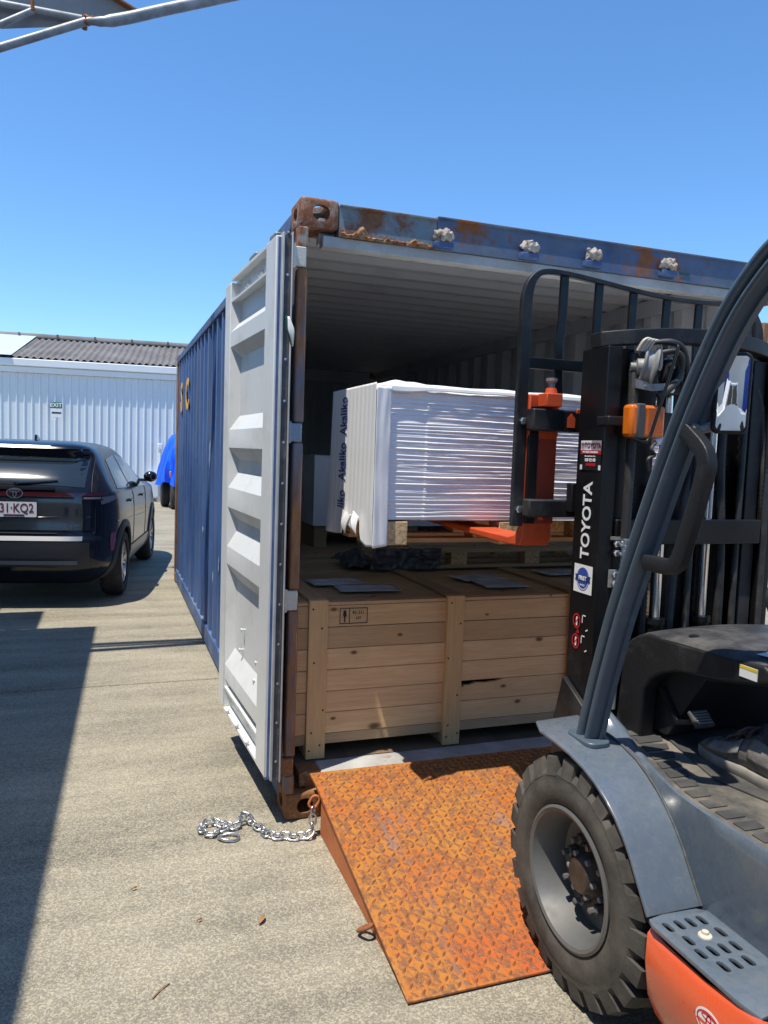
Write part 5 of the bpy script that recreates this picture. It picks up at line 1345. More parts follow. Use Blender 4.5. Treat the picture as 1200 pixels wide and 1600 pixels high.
# steering column and wheel
bm = B(); tube(bm, [(1.11, -1.44, 1.00), (1.10, -1.58, 1.135)], 0.055, 14); obj("steering_column", bm, M['cowl'], fl, smooth=40)
sc_, sn = Vector((1.10, -1.60, 1.165)), Vector((0, -0.55, 0.83)).normalized(); sa = Vector((1, 0, 0)); sb_ = sn.cross(sa)
bm = B(); tube(bm, [sc_+0.165*(math.cos(a)*sa+math.sin(a)*sb_) for a in [2*math.pi*k/36 for k in range(36)]], 0.017, 10, True)
for a in (0.5, 2.6, 4.7): tube(bm, [sc_-sn*0.02, sc_+0.16*(math.cos(a)*sa+math.sin(a)*sb_)], 0.011, 8)
bmesh.ops.create_icosphere(bm, subdivisions=2, radius=0.035, matrix=Matrix.Translation(sc_)); obj("steering_wheel", bm, M['cowl'], fl, smooth=50)
# pedal
bm = B(); obox(bm, (0.965, -1.297, 0.815), Vector((1, 0, 0)), Vector((0, 0.75, 0.66)).normalized(), Vector((0, -0.66, 0.75)).normalized(), 0.034, 0.028, 0.008); pd = obj("brake_pedal", bm, M['pad'], fl, bevel=0.005)
bm = B()
for k in range(5): obox(bm, Vector((0.965, -1.297, 0.815))+Vector((0, 0.75, 0.66)).normalized()*(-0.018+0.009*k)+Vector((0, -0.66, 0.75)).normalized()*0.009, Vector((1, 0, 0)), Vector((0, 0.75, 0.66)).normalized(), Vector((0, -0.66, 0.75)).normalized(), 0.026, 0.002, 0.002)
obj("pedal_rib", bm, M['grease_grey'], pd)
bm = B(); tube(bm, [(0.958, -1.287, 0.806), (0.95, -1.22, 0.78), (0.95, -1.14, 0.86)], 0.012, 8); obj("pedal_arm", bm, M['mast'], fl, smooth=40)
# overhead guard
PA = [(-1.158, 0.715), (-1.196, 0.87), (-1.236, 1.01), (-1.280, 1.15), (-1.332, 1.29), (-1.388, 1.43), (-1.448, 1.578), (-1.508, 1.71), (-1.565, 1.82), (-1.622, 1.915), (-1.685, 1.99), (-1.76, 2.05), (-1.87, 2.085), (-2.1, 2.10), (-2.9, 2.10), (-3.0, 2.07), (-3.03, 1.98), (-3.05, 1.0)]
sec = []
for cx in (-0.030, 0.030):
    pass
def pillar_section():
    pts = [(0.030, 0.046), (0.030, -0.058), (0.012, -0.058), (0.012, -0.044)]
    for a in range(-120, -269, -25): pts.append((-0.006+0.020*math.cos(R(a)), -0.027+0.017*math.sin(R(a))))
    pts += [(-0.010, -0.006), (-0.010, -0.001)]
    for a in range(-100, -281, -18): pts.append((-0.002+0.027*math.cos(R(a)), 0.023+0.0235*math.sin(R(a))))
    return [(a, 0.040+(b_-0.046)*0.70) for a, b_ in pts]
for mir in (0, 1):
    X = 0.668 if not mir else mx(0.668)
    bm = B(); sweep(bm, smoothline([(X, y, z) for y, z in PA], 5), pillar_section(), (1, 0, 0)); obj("guard_pillar", bm, M['fl_pillar'], fl, smooth=50)
    bm = B(); prism(bm, [(X+a, -1.160+b_) for a, b_ in rrect(0.042, 0.066, 0.028, 5)], 2, 0.7255, 0.742); obj("pillar_foot", bm, M['fl_pillar'], fl, bevel=0.004)
for y in (-1.87, -2.05, -2.23, -2.41, -2.59, -2.77):
    bm = B(); box(bm, 0.70, mx(0.70), y-0.02, y+0.02, 2.085, 2.115); obj("guard_bar", bm, M['fl_pillar'], fl, bevel=0.006)
# assist grip on the pillar
gp = smoothline([(0.662, -1.490, 1.668), (0.660, -1.520, 1.650), (0.655, -1.570, 1.615), (0.654, -1.586, 1.590), (0.654, -1.586, 1.555), (0.654, -1.556, 1.450), (0.654, -1.524, 1.350), (0.654, -1.508, 1.322), (0.655, -1.485, 1.310), (0.658, -1.44, 1.308), (0.664, -1.380, 1.308)], 4)
bm = B(); sweep(bm, gp, [(-0.014, -0.020), (0.014, -0.020), (0.017, -0.012), (0.017, 0.012), (0.014, 0.020), (-0.014, 0.020), (-0.017, 0.012), (-0.017, -0.012)], (1, 0, 0)); obj("assist_grip", bm, M['cowl'], fl, smooth=40, bevel=0.002)
# rear-view mirror on the far pillar side of the grip
mc = Vector((0.722, -1.583, 1.752)); mn = Vector((-0.52, -0.84, -0.06)).normalized(); mr = Vector((0, 0, 1)).cross(mn).normalized(); mu = mn.cross(mr)
HW, HH = 0.034, 0.090
bm = B(); flat(bm, rrect(HW+0.008, HH+0.009, 0.018, 6), mc-mn*0.022, mr, mu, 0.028); mir_o = obj("wing_mirror", bm, M['cowl'], fl, bevel=0.006, seg=3)
bm = B()
outl = rrect(HW, HH, 0.013, 6)
def dome(a, b_): return mc+mr*a+mu*b_+mn*(0.0075+0.0028*(1-(a/HW)**2*0.6-(b_/HH)**2*0.4)*0.9)
rg = [[bm.verts.new(dome(a*f, b_*f)) for a, b_ in outl] for f in [k/10 for k in range(1, 11)]]
for p, q in zip(rg, rg[1:]):
    for k in range(len(p)): bm.faces.new((p[k], p[(k+1) % len(p)], q[(k+1) % len(p)], q[k]))
bm.faces.new(rg[0]); obj("mirror_glass", bm, M['mirror'], mir_o, smooth=80)
bm = B(); tube(bm, [mc-mn*0.02-mu*0.07, (0.69, -1.525, 1.665), (0.675, -1.505, 1.655)], 0.012, 10); lathe(bm, [(0.020, -0.012), (0.020, 0.012), (0.012, 0.016), (0.001, 0.018)], (0.672, -1.512, 1.660), 'x', 14); obj("mirror_bracket", bm, M['grease_grey'], mir_o, smooth=40)
# seat, hood and counterweight behind the operator
bm = B(); box(bm, 0.86, mx(0.86), -2.9, -2.05, 0.60, 1.02); obj("hood", bm, M['cowl'], fl, bevel=0.04, seg=3)
bm = B(); box(bm, 0.93, mx(0.93), -2.62, -2.15, 1.025, 1.13); box(bm, 0.95, mx(0.95), -2.72, -2.60, 1.10, 1.60); obj("seat", bm, M['cowl'], fl, bevel=0.03, seg=3)
bm = B(); prism(bm, [(-2.63, 0.35), (-2.63, 0.70), (-2.92, 1.0), (-3.35, 1.0), (-3.5, 0.85), (-3.5, 0.25), (-3.3, 0.2), (-3.25, 0.62), (-2.7, 0.62)], 0, 0.60, mx(0.60)); obj("counterweight", bm, M['fl_orange'], fl, bevel=0.03, seg=3)

# ---- mast
def chan(x0, sgn, y0, y1, z0, z1, depth=0.055, web=0.014, flange=0.022, m='mast', name="mast_rail", z1b=None):
    "channel with its web outside at x0, opening towards sgn"
    L_ = [(0, y0), (depth, y0), (depth, y0-flange), (web, y0-flange), (web, y1+flange), (depth, y1+flange), (depth, y1), (0, y1)]
    bm = B(); prism(bm, [(x0+sgn*a, y) for a, y in L_], 2, z0, z1); return obj(name, bm, M[m], fl, bevel=0.003)
YM0, YM1 = -0.822, -0.968
chan(0.800, 1, YM0, YM1, 0.30, 1.947); chan(mx(0.800), -1, YM0, YM1, 0.30, 1.947)
chan(0.860, 1, YM0+0.012, YM1+0.020, 0.62, 1.945, m='mast', name="inner_mast_rail"); chan(mx(0.860), -1, YM0+0.012, YM1+0.020, 0.62, 1.945, m='mast_worn', name="inner_mast_rail")
# gusset at the foot of the left rail
for f in ((lambda x: x), mx):
    bm = B(); prism(bm, [(-0.79, 0.28), (-0.79, 0.66), (-0.825, 0.78), (-0.835, 0.825), (-0.93, 0.775), (-1.0, 0.735), (-1.0, 0.28)], 0, f(0.778), f(0.799)); obj("mast_foot", bm, M['mast_worn'], fl, bevel=0.004)
# top crossbar bowed towards the operator
bm = B(); n = 24; rows = []
for k in range(n+1):
    u = -1+2*k/n; x = XC+u*0.372; y = -0.895-0.105*(1-u*u)**0.8
    rows.append([bm.verts.new((x, y+dy, z)) for dy, z in ((0.03, 1.948+0.022*(1-u*u)), (-0.03, 1.948+0.022*(1-u*u)), (-0.03, 1.996+0.022*(1-u*u)), (0.03, 1.996+0.022*(1-u*u)))])
for a, b_ in zip(rows, rows[1:]):
    for i in range(4): bm.faces.new((a[i], a[(i+1) % 4], b_[(i+1) % 4], b_[i]))
bm.faces.new(rows[0]); bm.faces.new(rows[-1]); obj("mast_crossbar", bm, M['mast_worn'], fl, bevel=0.003)
bm = B(); box(bm, 0.80, mx(0.80), -0.99, -0.955, 0.34, 0.56); obj("mast_crossbar", bm, M['mast'], fl)
bm = B(); box(bm, 0.862, mx(0.862), -0.975, -0.952, 1.30, 1.385); obj("mast_crossbar", bm, M['mast'], fl, bevel=0.004)
bm = B(); box(bm, 1.135, 1.475, -0.875, -0.862, 0.72, 1.93); obj("mast_plate", bm, M['mast'], fl)
bm = B(); box(bm, 0.918, 1.072, -0.875, -0.862, 0.62, 1.93); obj("mast_plate", bm, M['mast'], fl)
# lift cylinders, chains and hoses
for x in (1.075, mx(1.075)+0.01):
    bm = B(); tube(bm, [(x, -0.93, 0.5), (x, -0.93, 1.02)], 0.030, 16); tube(bm, [(x, -0.93, 1.02), (x, -0.93, 1.04)], 0.036, 16); obj("lift_cylinder", bm, M['mast'], fl, smooth=40)
    bm = B(); tube(bm, [(x, -0.93, 1.03), (x, -0.93, 1.93)], 0.019, 16); obj("piston_rod", bm, M['chrome'], fl, smooth=40)
def chain_strip(x, y, z0, z1):
    bm = B(); z = z0; k = 0
    while z < z1:
        w_ = 0.010 if k % 2 else 0.014
        for dx in (-1, 1): lathe(bm, [(0.011, -0.002), (0.011, 0.002)], (x+dx*w_, y, z), 'x', 8)
        rod(bm, (x-0.016, y, z), (x+0.016, y, z), 0.004, 6); z += 0.0165; k += 1
    obj("lift_chain", bm, M['mast_worn'], fl)
for x in (1.255, 0.965, 1.46): chain_strip(x, -0.885, 0.75, 1.93)
def ribbed(pts, r, m='hose', name="hydraulic_hose", pitch=0.016):
    P = smoothline(pts, 10); out = []; rs = []; d_ = 0
    bm = B(); L_ = [0]
    for a, b_ in zip(P, P[1:]): L_.append(L_[-1]+(b_-a).length)
    n = int(L_[-1]/(pitch/2)); j = 0; Q = []
    for k in range(n+1):
        t = L_[-1]*k/n
        while j < len(P)-2 and L_[j+1] < t: j += 1
        u = (t-L_[j])/max(1e-9, L_[j+1]-L_[j]); Q.append(P[j].lerp(P[j+1], min(1, u))); rs.append(r if k % 2 else r*0.88)
    tube(bm, Q, rs, 10); return obj(name, bm, M[m], fl, smooth=35)
ribbed([(0.892, -0.985, 1.325), (0.893, -0.985, 1.45), (0.895, -0.984, 1.65), (0.897, -0.975, 1.80), (0.91, -0.95, 1.93)], 0.0165)
ribbed([(1.02, -0.93, 0.7), (1.022, -0.93, 1.0), (1.03, -0.92, 1.25), (1.06, -0.90, 1.5)], 0.0165, 'mast_worn')
ribbed([(1.135, -0.93, 0.7), (1.14, -0.93, 1.1), (1.17, -0.92, 1.35), (1.23, -0.90, 1.62), (1.25, -0.90, 1.86)], 0.016)
ribbed([(1.205, -0.94, 0.7), (1.20, -0.94, 1.2), (1.215, -0.93, 1.6), (1.20, -0.93, 1.92)], 0.013)
ribbed([(1.33, -0.95, 0.7), (1.33, -0.95, 1.2), (1.31, -0.94, 1.6), (1.33, -0.93, 1.92)], 0.017, 'mast_worn')
ribbed([(1.40, -0.95, 0.7), (1.395, -0.95, 1.3), (1.41, -0.94, 1.9)], 0.012)
ribbed([(1.50, -0.96, 0.8), (1.50, -0.96, 1.4), (1.48, -0.94, 1.75), (1.42, -0.93, 1.9)], 0.016)
for k in range(4):
    bm = B(); lathe(bm, [(0.017, 0), (0.0185, 0.004), (0.0185, 0.013), (0.017, 0.017)], (0.892, -0.985, 1.250+k*0.019), 'z', 14); obj("hose_ferrule", bm, M['steel'], fl, smooth=35)
bm = B(); lathe(bm, [(0.015, 0), (0.015, 0.02)], (0.892, -0.985, 1.228), 'z', 6); obj("hose_nut", bm, M['steel'], fl)
bm = B(); tube(bm, [(0.892, -0.985, 1.226), (0.889, -0.985, 1.05), (0.880, -0.985, 0.75)], 0.0115, 12); obj("hydraulic_pipe", bm, M['grease_grey'], fl, smooth=40)
for z in (1.305, 1.275, 1.205, 1.175):
    bm = B(); cc = Vector((0.862, -0.980, z)); lathe(bm, [(0.012, 0), (0.012, -0.008), (0.009, -0.012), (0.001, -0.0125)], cc, 'y', 6); lathe(bm, [(0.0075, -0.012), (0.006, -0.024), (0.001, -0.025)], cc, 'y', 8); obj("clamp_bolt", bm, M['steel'], fl)
bm = B(); box(bm, 0.845, 0.905, -0.979, -0.970, 1.318, 1.328); box(bm, 0.845, 0.90, -0.979, -0.970, 1.160, 1.218); obj("hose_clamp", bm, M['grease_grey'], fl)
# chain anchor / hose wheel and tangle under the crossbar
cw = Vector((0.935, -0.985, 1.885))
bm = B(); lathe(bm, [(0.030, -0.014), (0.060, -0.016), (0.072, -0.022), (0.074, -0.022), (0.074, -0.016), (0.062, -0.008), (0.062, 0.008), (0.074, 0.016), (0.074, 0.022), (0.070, 0.022), (0.06, 0.016), (0.030, 0.014)], (0, 0, 0), 'y', 40, False)
bmesh.ops.transform(bm, matrix=Matrix.Translation(cw) @ Matrix.Rotation(R(62), 4, 'Z') @ Matrix.Rotation(R(12), 4, 'X'), verts=bm.verts); obj("hose_sheave", bm, M['grease_grey'], fl, smooth=35)
bm = B(); lathe(bm, [(0.028, -0.03), (0.028, 0.03), (0.015, 0.034), (0.015, 0.05), (0.001, 0.051)], (0, 0, 0), 'y', 16)
bmesh.ops.transform(bm, matrix=Matrix.Translation(cw) @ Matrix.Rotation(R(62), 4, 'Z'), verts=bm.verts); obj("sheave_pin", bm, M['grease_grey'], fl, smooth=35)
bm = B(); prism(bm, [(0.865, 1.812), (0.93, 1.805), (0.99, 1.812), (1.005, 1.835), (0.93, 1.828), (0.86, 1.84)], 1, -1.03, -1.022)
for dx in (0.90, 0.935): lathe(bm, [(0.006, 0), (0.001, -0.003)], (dx, -1.031, 1.820), 'y', 8)
obj("sheave_bracket", bm, M['grease_grey'], fl)
for k in range(4):
    bm = B(); x = 0.870+0.013*k; tube(bm, smoothline([(x, -1.02, 1.93), (x+0.012, -1.035, 1.962), (x+0.04, -1.03, 1.965-0.004*k), (x+0.055, -1.02, 1.93-0.012*k), (x+0.052, -1.015, 1.875)], 4), 0.0055, 6); obj("cable", bm, M['cream'], fl, smooth=50)
bm = B(); tube(bm, smoothline([(0.93, -1.0, 1.957), (0.99, -1.03, 1.965), (1.04, -1.03, 1.945), (1.07, -1.02, 1.88), (1.09, -1.0, 1.80)], 6), 0.011, 8); tube(bm, smoothline([(0.95, -1.01, 1.925), (1.0, -1.04, 1.935), (1.04, -1.03, 1.91), (1.05, -1.01, 1.85)], 6), 0.010, 8); tube(bm, smoothline([(0.96, -1.02, 1.79), (1.0, -1.03, 1.82), (1.045, -1.02, 1.87), (1.03, -1.01, 1.93)], 6), 0.012, 8); obj("hose_tangle", bm, M['hose'], fl, smooth=50)
bm = B(); box(bm, 1.0, 1.075, -1.0, -0.97, 1.80, 1.915); obj("valve_block", bm, M['mast_worn'], fl, bevel=0.008)
for (x, z) in ((1.02, 1.895), (1.055, 1.86), (1.02, 1.815)):
    bm = B(); lathe(bm, [(0.011, 0), (0.011, -0.014), (0.001, -0.016)], (x, -1.0, z), 'y', 6); obj("valve_bolt", bm, M['steel'], fl)
# indicator lamp with rod guard
bm = B(); box(bm, 0.850, 0.985, -1.035, -0.985, 1.655, 1.760); lmp = obj("indicator_lamp", bm, M['amber'], fl, bevel=0.012, seg=3)
bm = B(); box(bm, 0.872, 0.902, -1.039, -0.98, 1.652, 1.763); obj("lamp_band", bm, M['gasket'], lmp, bevel=0.004)
bm = B()
for k in range(11): box(bm, 0.915, 0.975, -1.0378, -1.034, 1.667+k*0.008, 1.670+k*0.008)
obj("lens_rib", bm, M['amber'], lmp)
bm = B(); box(bm, 0.985, 1.03, -1.02, -0.985, 1.66, 1.74); obj("lamp_bracket", bm, M['mast_worn'], fl, bevel=0.005)
bm = B(); tube(bm, smoothline([(0.842, -1.06, 1.648), (0.880, -1.062, 1.640), (0.902, -1.063, 1.655), (0.93, -1.064, 1.74), (0.985, -1.065, 1.925), (0.988, -1.06, 1.950), (0.965, -1.05, 1.958), (0.92, -1.03, 1.955), (0.918, -1.02, 1.945), (0.97, -1.02, 1.940)], 5), 0.0055, 8); obj("lamp_guard", bm, M['mast'], fl, smooth=50)
bm = B(); rod(bm, (0.955, -1.02, 1.642), (1.01, -1.02, 1.652), 0.013); obj("lamp_stud", bm, M['white'], fl, smooth=40)
bm = B(); tube(bm, smoothline([(0.955, -1.03, 1.642), (0.93, -1.04, 1.62), (0.945, -1.04, 1.60), (0.92, -1.04, 1.585), (0.935, -1.03, 1.55)], 5), 0.006, 6); obj("cable", bm, M['hose'], fl, smooth=50)
bm = B(); box(bm, 0.797, 0.860, -0.99, -0.925, 1.690, 1.722); obj("mast_stop", bm, M['mast_worn'], fl, bevel=0.005)
# carriage, forks and load backrest
for z0, z1, n_ in ((1.672, 1.748, "carriage_bar"), (1.372, 1.434, "carriage_bar")):
    bm = B(); box(bm, 0.655, mx(0.655), -0.765, -0.715, z0, z1); obj(n_, bm, M['mast_worn'], fl, bevel=0.006)
for x in (0.905, mx(0.905)-0.03):
    bm = B(); box(bm, x, x+0.03, -0.83, -0.766, 1.30, 1.80); obj("carriage_plate", bm, M['mast'], fl)
bm = B(); box(bm, 0.800, 0.86, -0.80, -0.766, 1.395, 1.495); obj("carriage_stop", bm, M['mast_worn'], fl, bevel=0.004)
for f in ((lambda x: x), mx):
    a, b_ = sorted((f(0.668), f(0.790)))
    bm = B(); prism(bm, [(-0.714, 1.80), (-0.672, 1.80), (-0.668, 1.33), (-0.650, 1.300), (-0.60, 1.288), (0.42, 1.288), (0.44, 1.282), (0.40, 1.272), (-0.60, 1.258), (-0.685, 1.264), (-0.702, 1.295), (-0.702, 1.46), (-0.702, 1.64), (-0.714, 1.66)], 0, a, b_)
    fk = obj("fork", bm, M['fork_orange'], fl, bevel=0.005)
    bm = B(); box(bm, a+0.03, b_-0.03, -0.776, -0.7145, 1.755, 1.802); obj("fork_hook", bm, M['fork_orange'], fk, bevel=0.004)
    bm = B(); box(bm, a+0.001, b_-0.001, -0.7055, -0.7025, 1.345, 1.665); obj("fork_shank_shade", bm, M['fork_shade'], fk)  # shade on the shank, painted as a darker sheet over the fork
    bm = B(); lathe(bm, [(0.012, 0), (0.012, 0.035), (0.020, 0.042), (0.020, 0.052), (0.001, 0.054)], ((a+b_)/2+0.003, -0.745, 1.803), 'z', 16); obj("fork_pin", bm, M['grease_grey'], fk, smooth=40)
    bm = B(); lathe(bm, [(0.022, 0), (0.018, 0.018)], ((a+b_)/2+0.003, -0.745, 1.803), 'z', 16); obj("fork_pin_collar", bm, M['fork_orange'], fk, smooth=40)
bm = B(); flat(bm, [(-0.016, -0.025), (0.016, -0.025), (0.016, 0.008), (0.0, 0.025), (-0.016, 0.008)], (0.805, -0.7665, 1.712), (1, 0, 0), (0, 0, 1), 0.001); obj("carriage_marker", bm, M['fork_orange'], fl)
bm = B(); prism(bm, [(0.812, 1.752), (0.868, 1.752), (0.868, 1.640), (0.848, 1.640), (0.846, 1.735), (0.812, 1.735)], 1, -0.790, -0.780); obj("fork_latch", bm, M['fork_orange'], fl, bevel=0.003)
# load backrest: bent flat bars
BR = [(0.649, 1.335), (0.648, 1.60), (0.648, 1.90), (0.647, 2.08), (0.652, 2.150), (0.672, 2.200), (0.715, 2.226), (0.80, 2.228), (0.95, 2.214), (1.10, 2.198), (1.25, 2.187), (1.40, 2.186), (1.55, 2.196), (1.62, 2.190), (1.665, 2.15), (1.688, 2.08), (1.69, 1.9), (1.69, 1.335)]
bm = B(); pts = smoothline([(x, -0.69, z) for x, z in BR], 4); ring = []
def barat(P, i):
    t = (P[min(i+1, len(P)-1)]-P[max(i-1, 0)]).normalized(); return t.cross(Vector((0, 1, 0))).normalized()
rows = []
for i, p in enumerate(pts):
    n_ = barat(pts, i); h = 0.021 if abs(n_.z) < 0.5 else 0.009; h = 0.009+0.012*(1-abs(n_.z))
    rows.append([bm.verts.new(p+n_*a+Vector((0, b_, 0))) for a, b_ in ((h, 0.012), (-h, 0.012), (-h, -0.012), (h, -0.012))])
for a, b_ in zip(rows, rows[1:]):
    for i in range(4): bm.faces.new((a[i], a[(i+1) % 4], b_[(i+1) % 4], b_[i]))
bm.faces.new(rows[0]); bm.faces.new(rows[-1]); obj("backrest_frame", bm, M['mast_worn'], fl, bevel=0.003)
def topz(x):
    for (a, za), (b_, zb) in zip(BR[5:], BR[6:]):
        if a <= x <= b_: return za+(zb-za)*(x-a)/(b_-a)
    return 2.19
for x in (0.797, 0.943, 1.092, 1.243, 1.392, 1.54):
    bm = B(); bend = 0.02 if x < 0.85 else 0.0
    sweep(bm, smoothline([(x, -0.69, topz(x)-0.008), (x-0.002, -0.69, 2.05), (x-bend*0.5, -0.69, 1.98), (x-bend*0.4, -0.69, 1.905), (x, -0.69, 1.78)], 4), [(-0.006, -0.016), (0.006, -0.016), (0.006, 0.016), (-0.006, 0.016)], (0, 1, 0)); obj("backrest_bar", bm, M['mast'], fl, bevel=0.002)
bm = B(); box(bm, 0.668, 1.67, -0.700, -0.684, 1.890, 1.930); obj("backrest_rail", bm, M['mast'], fl, bevel=0.003)
bm = B(); box(bm, 0.6705, 0.712, -0.7145, -0.703, 1.345, 1.760); obj("backrest_bracket", bm, M['mast'], fl, bevel=0.004)
for z in (1.705, 1.395):
    bm = B(); lathe(bm, [(0.014, 0), (0.014, -0.008), (0.011, -0.014), (0.001, -0.0145)], (0.650, -0.702, z), 'y', 6); obj("backrest_bolt", bm, M['steel'], fl)
# stickers and lettering on the left rail
LX = 0.7985; rt, up_ = (0, -1, 0), (0, 0, 1)
def sticker(name, y, z, w_, h_, m, par, lift=0):
    bm = B(); flat(bm, rect(w_, h_), (LX-0.0004-lift*0.0006, y, z), rt, up_, 0.0005); return obj(name, bm, M[m], par)
def stext(body, size, y, z, m, par, lift=1, sx=1.0, bold=0.0006, r_=rt, u_=up_):
    return obj("lettering", text(body, size, (LX-0.0010-lift*0.0006, y, z), r_, u_, 0.0003, bold, sx=sx), M[m], par)
sk1 = sticker("dealer_sticker", -0.902, 1.594, 0.058, 0.050, 'black', fl)
a = sticker("sticker_band", -0.876, 1.626, 0.030, 0.016, 'white', sk1, 1); b_ = sticker("sticker_band", -0.933, 1.626, 0.027, 0.016, 'label_grey', sk1, 1)
sticker("sticker_band", -0.903, 1.603, 0.057, 0.0065, 'label_red', sk1, 1); sticker("sticker_band", -0.905, 1.563, 0.027, 0.0052, 'label_red', sk1, 1)
stext("TOYOTA", 0.023, -0.915, 1.626, 'plate_red', sk1, 3, 0.95)
bm = B(); emblem(bm, 0.0135, (LX-0.0028, -0.859, 1.626), rt, up_, 0.0004); obj("emblem", bm, M['plate_red'], sk1)
stext("MATERIAL HANDLING", 0.0085, -0.902, 1.603, 'white', sk1, 3, 1.0, 0.0002)
stext("Sales  Rental  Service  Parts", 0.0062, -0.902, 1.590, 'white', sk1, 3, 0.85, 0.0003)
stext("1800 425 438", 0.0145, -0.903, 1.577, 'white', sk1, 3, 0.75, 0.0004)
for y in (-0.852, -0.955): sticker("sticker_mark", y, 1.553, 0.006, 0.008, 'white', sk1, 1)
obj("lettering", text("TOYOTA", 0.067, (LX-0.001, -0.901, 1.374), (0, 0, 1), (0, 1, 0), 0.0004, 0.0014, sx=0.94), M['white'], fl)
sk2 = sticker("award_sticker", -0.898, 1.176, 0.052, 0.048, 'white', fl)
bm = B(); flat(bm, [(0.031*math.cos(2*math.pi*k/28), 0.034*math.sin(2*math.pi*k/28)) for k in range(28)], (LX-0.0012, -0.898, 1.178), rt, up_, 0.0004); obj("seal", bm, M['label_blue'], sk2)
bm = B(); ering(bm, 0.036, 0.039, 0.0022, (LX-0.0012, -0.898, 1.176), rt, up_, 0.0004); obj("seal_ring", bm, M['label_blue'], sk2)
bm = B(); flat(bm, [(-0.044, -0.010), (0.044, -0.010), (0.040, 0.0), (0.044, 0.011), (-0.044, 0.011), (-0.040, 0.0)], (LX-0.0018, -0.898, 1.178), rt, up_, 0.0004); obj("ribbon", bm, M['ink_blue'], sk2)
stext("FIRST", 0.020, -0.898, 1.178, 'white', sk2, 3, 0.95)
stext("* * *", 0.014, -0.898, 1.152, 'white', sk2, 3)
sk3 = None
for z in (1.028, 0.958):
    bm = B(); ering(bm, 0.022, 0.026, 0.005, (LX-0.0012, -0.876, z), rt, up_, 0.0004); flat(bm, [(-0.016, -0.018), (-0.012, -0.020), (0.016, 0.018), (0.012, 0.020)], (LX-0.0012, -0.876, z), rt, up_, 0.0004)
    pg = obj("warning_pictogram", bm, M['label_red'], fl)
    bm = B(); flat(bm, [(-0.004, -0.016), (0.004, -0.016), (0.005, 0.006), (0.003, 0.015), (-0.003, 0.015), (-0.005, 0.006)], (LX-0.0008, -0.876, z), rt, up_, 0.0003)
    for q in ([(-0.020, 0.0), (-0.016, 0.0), (-0.016, 0.028), (-0.020, 0.028)], [(-0.020, 0.024), (0.0, 0.024), (0.0, 0.028), (-0.020, 0.028)], [(0.004, -0.026), (0.016, -0.020), (0.014, -0.016), (0.003, -0.022)]):
        flat(bm, [(a+0.0, b_) for a, b_ in q], (LX-0.0010, -0.926, z), rt, up_, 0.0003)
    obj("pictogram_figure", bm, M['white'], pg)
bm = B(); flat(bm, [(-0.008, -0.007), (0.008, -0.007), (0, 0.008)], (LX-0.0008, -0.885, 0.995), rt, up_, 0.0004); obj("warning_triangle", bm, M['label_red'], fl)

# ------------------------------------------------------------------ operator: the shoe on the floor plate and the leg above it
M['shoe'] = paint('grey_shoe', (0.085, 0.08, 0.078), 0.6, 0, 0.3, 18, 0.8, 40, dirt=((0.30, 0.27, 0.23), 0.47, 12))
M['shoe_panel'] = paint('shoe_panel', (0.19, 0.18, 0.17), 0.55, 0, 0.3, 24, 0.5, 50, dirt=((0.36, 0.33, 0.28), 0.45, 14))
M['sole'] = paint('shoe_sole', (0.26, 0.24, 0.21), 0.8, 0, 0.2, 20)
M['lace'] = paint('lace', (0.06, 0.05, 0.05), 0.8)
M['sock'] = paint('sock', (0.035, 0.035, 0.04), 0.9)
M['trouser'] = paint('trouser', (0.035, 0.042, 0.06), 0.9, 0, 0.2, 8)
M['skin'] = paint('skin', (0.45, 0.27, 0.19), 0.55)
M['shirt'] = paint('shirt', (0.10, 0.13, 0.20), 0.9, 0, 0.1, 6)
ps = thing("person", "seated forklift operator, only a scuffed grey lace-up work shoe in view", "person", (1.0, -1.7, 0.67))
fo = Vector((1.003, -1.285, FLZ+0.007)); fd_ = Vector((-0.03, -1.0, 0)).normalized(); fs = Vector((fd_.y*-1, fd_.x, 0))
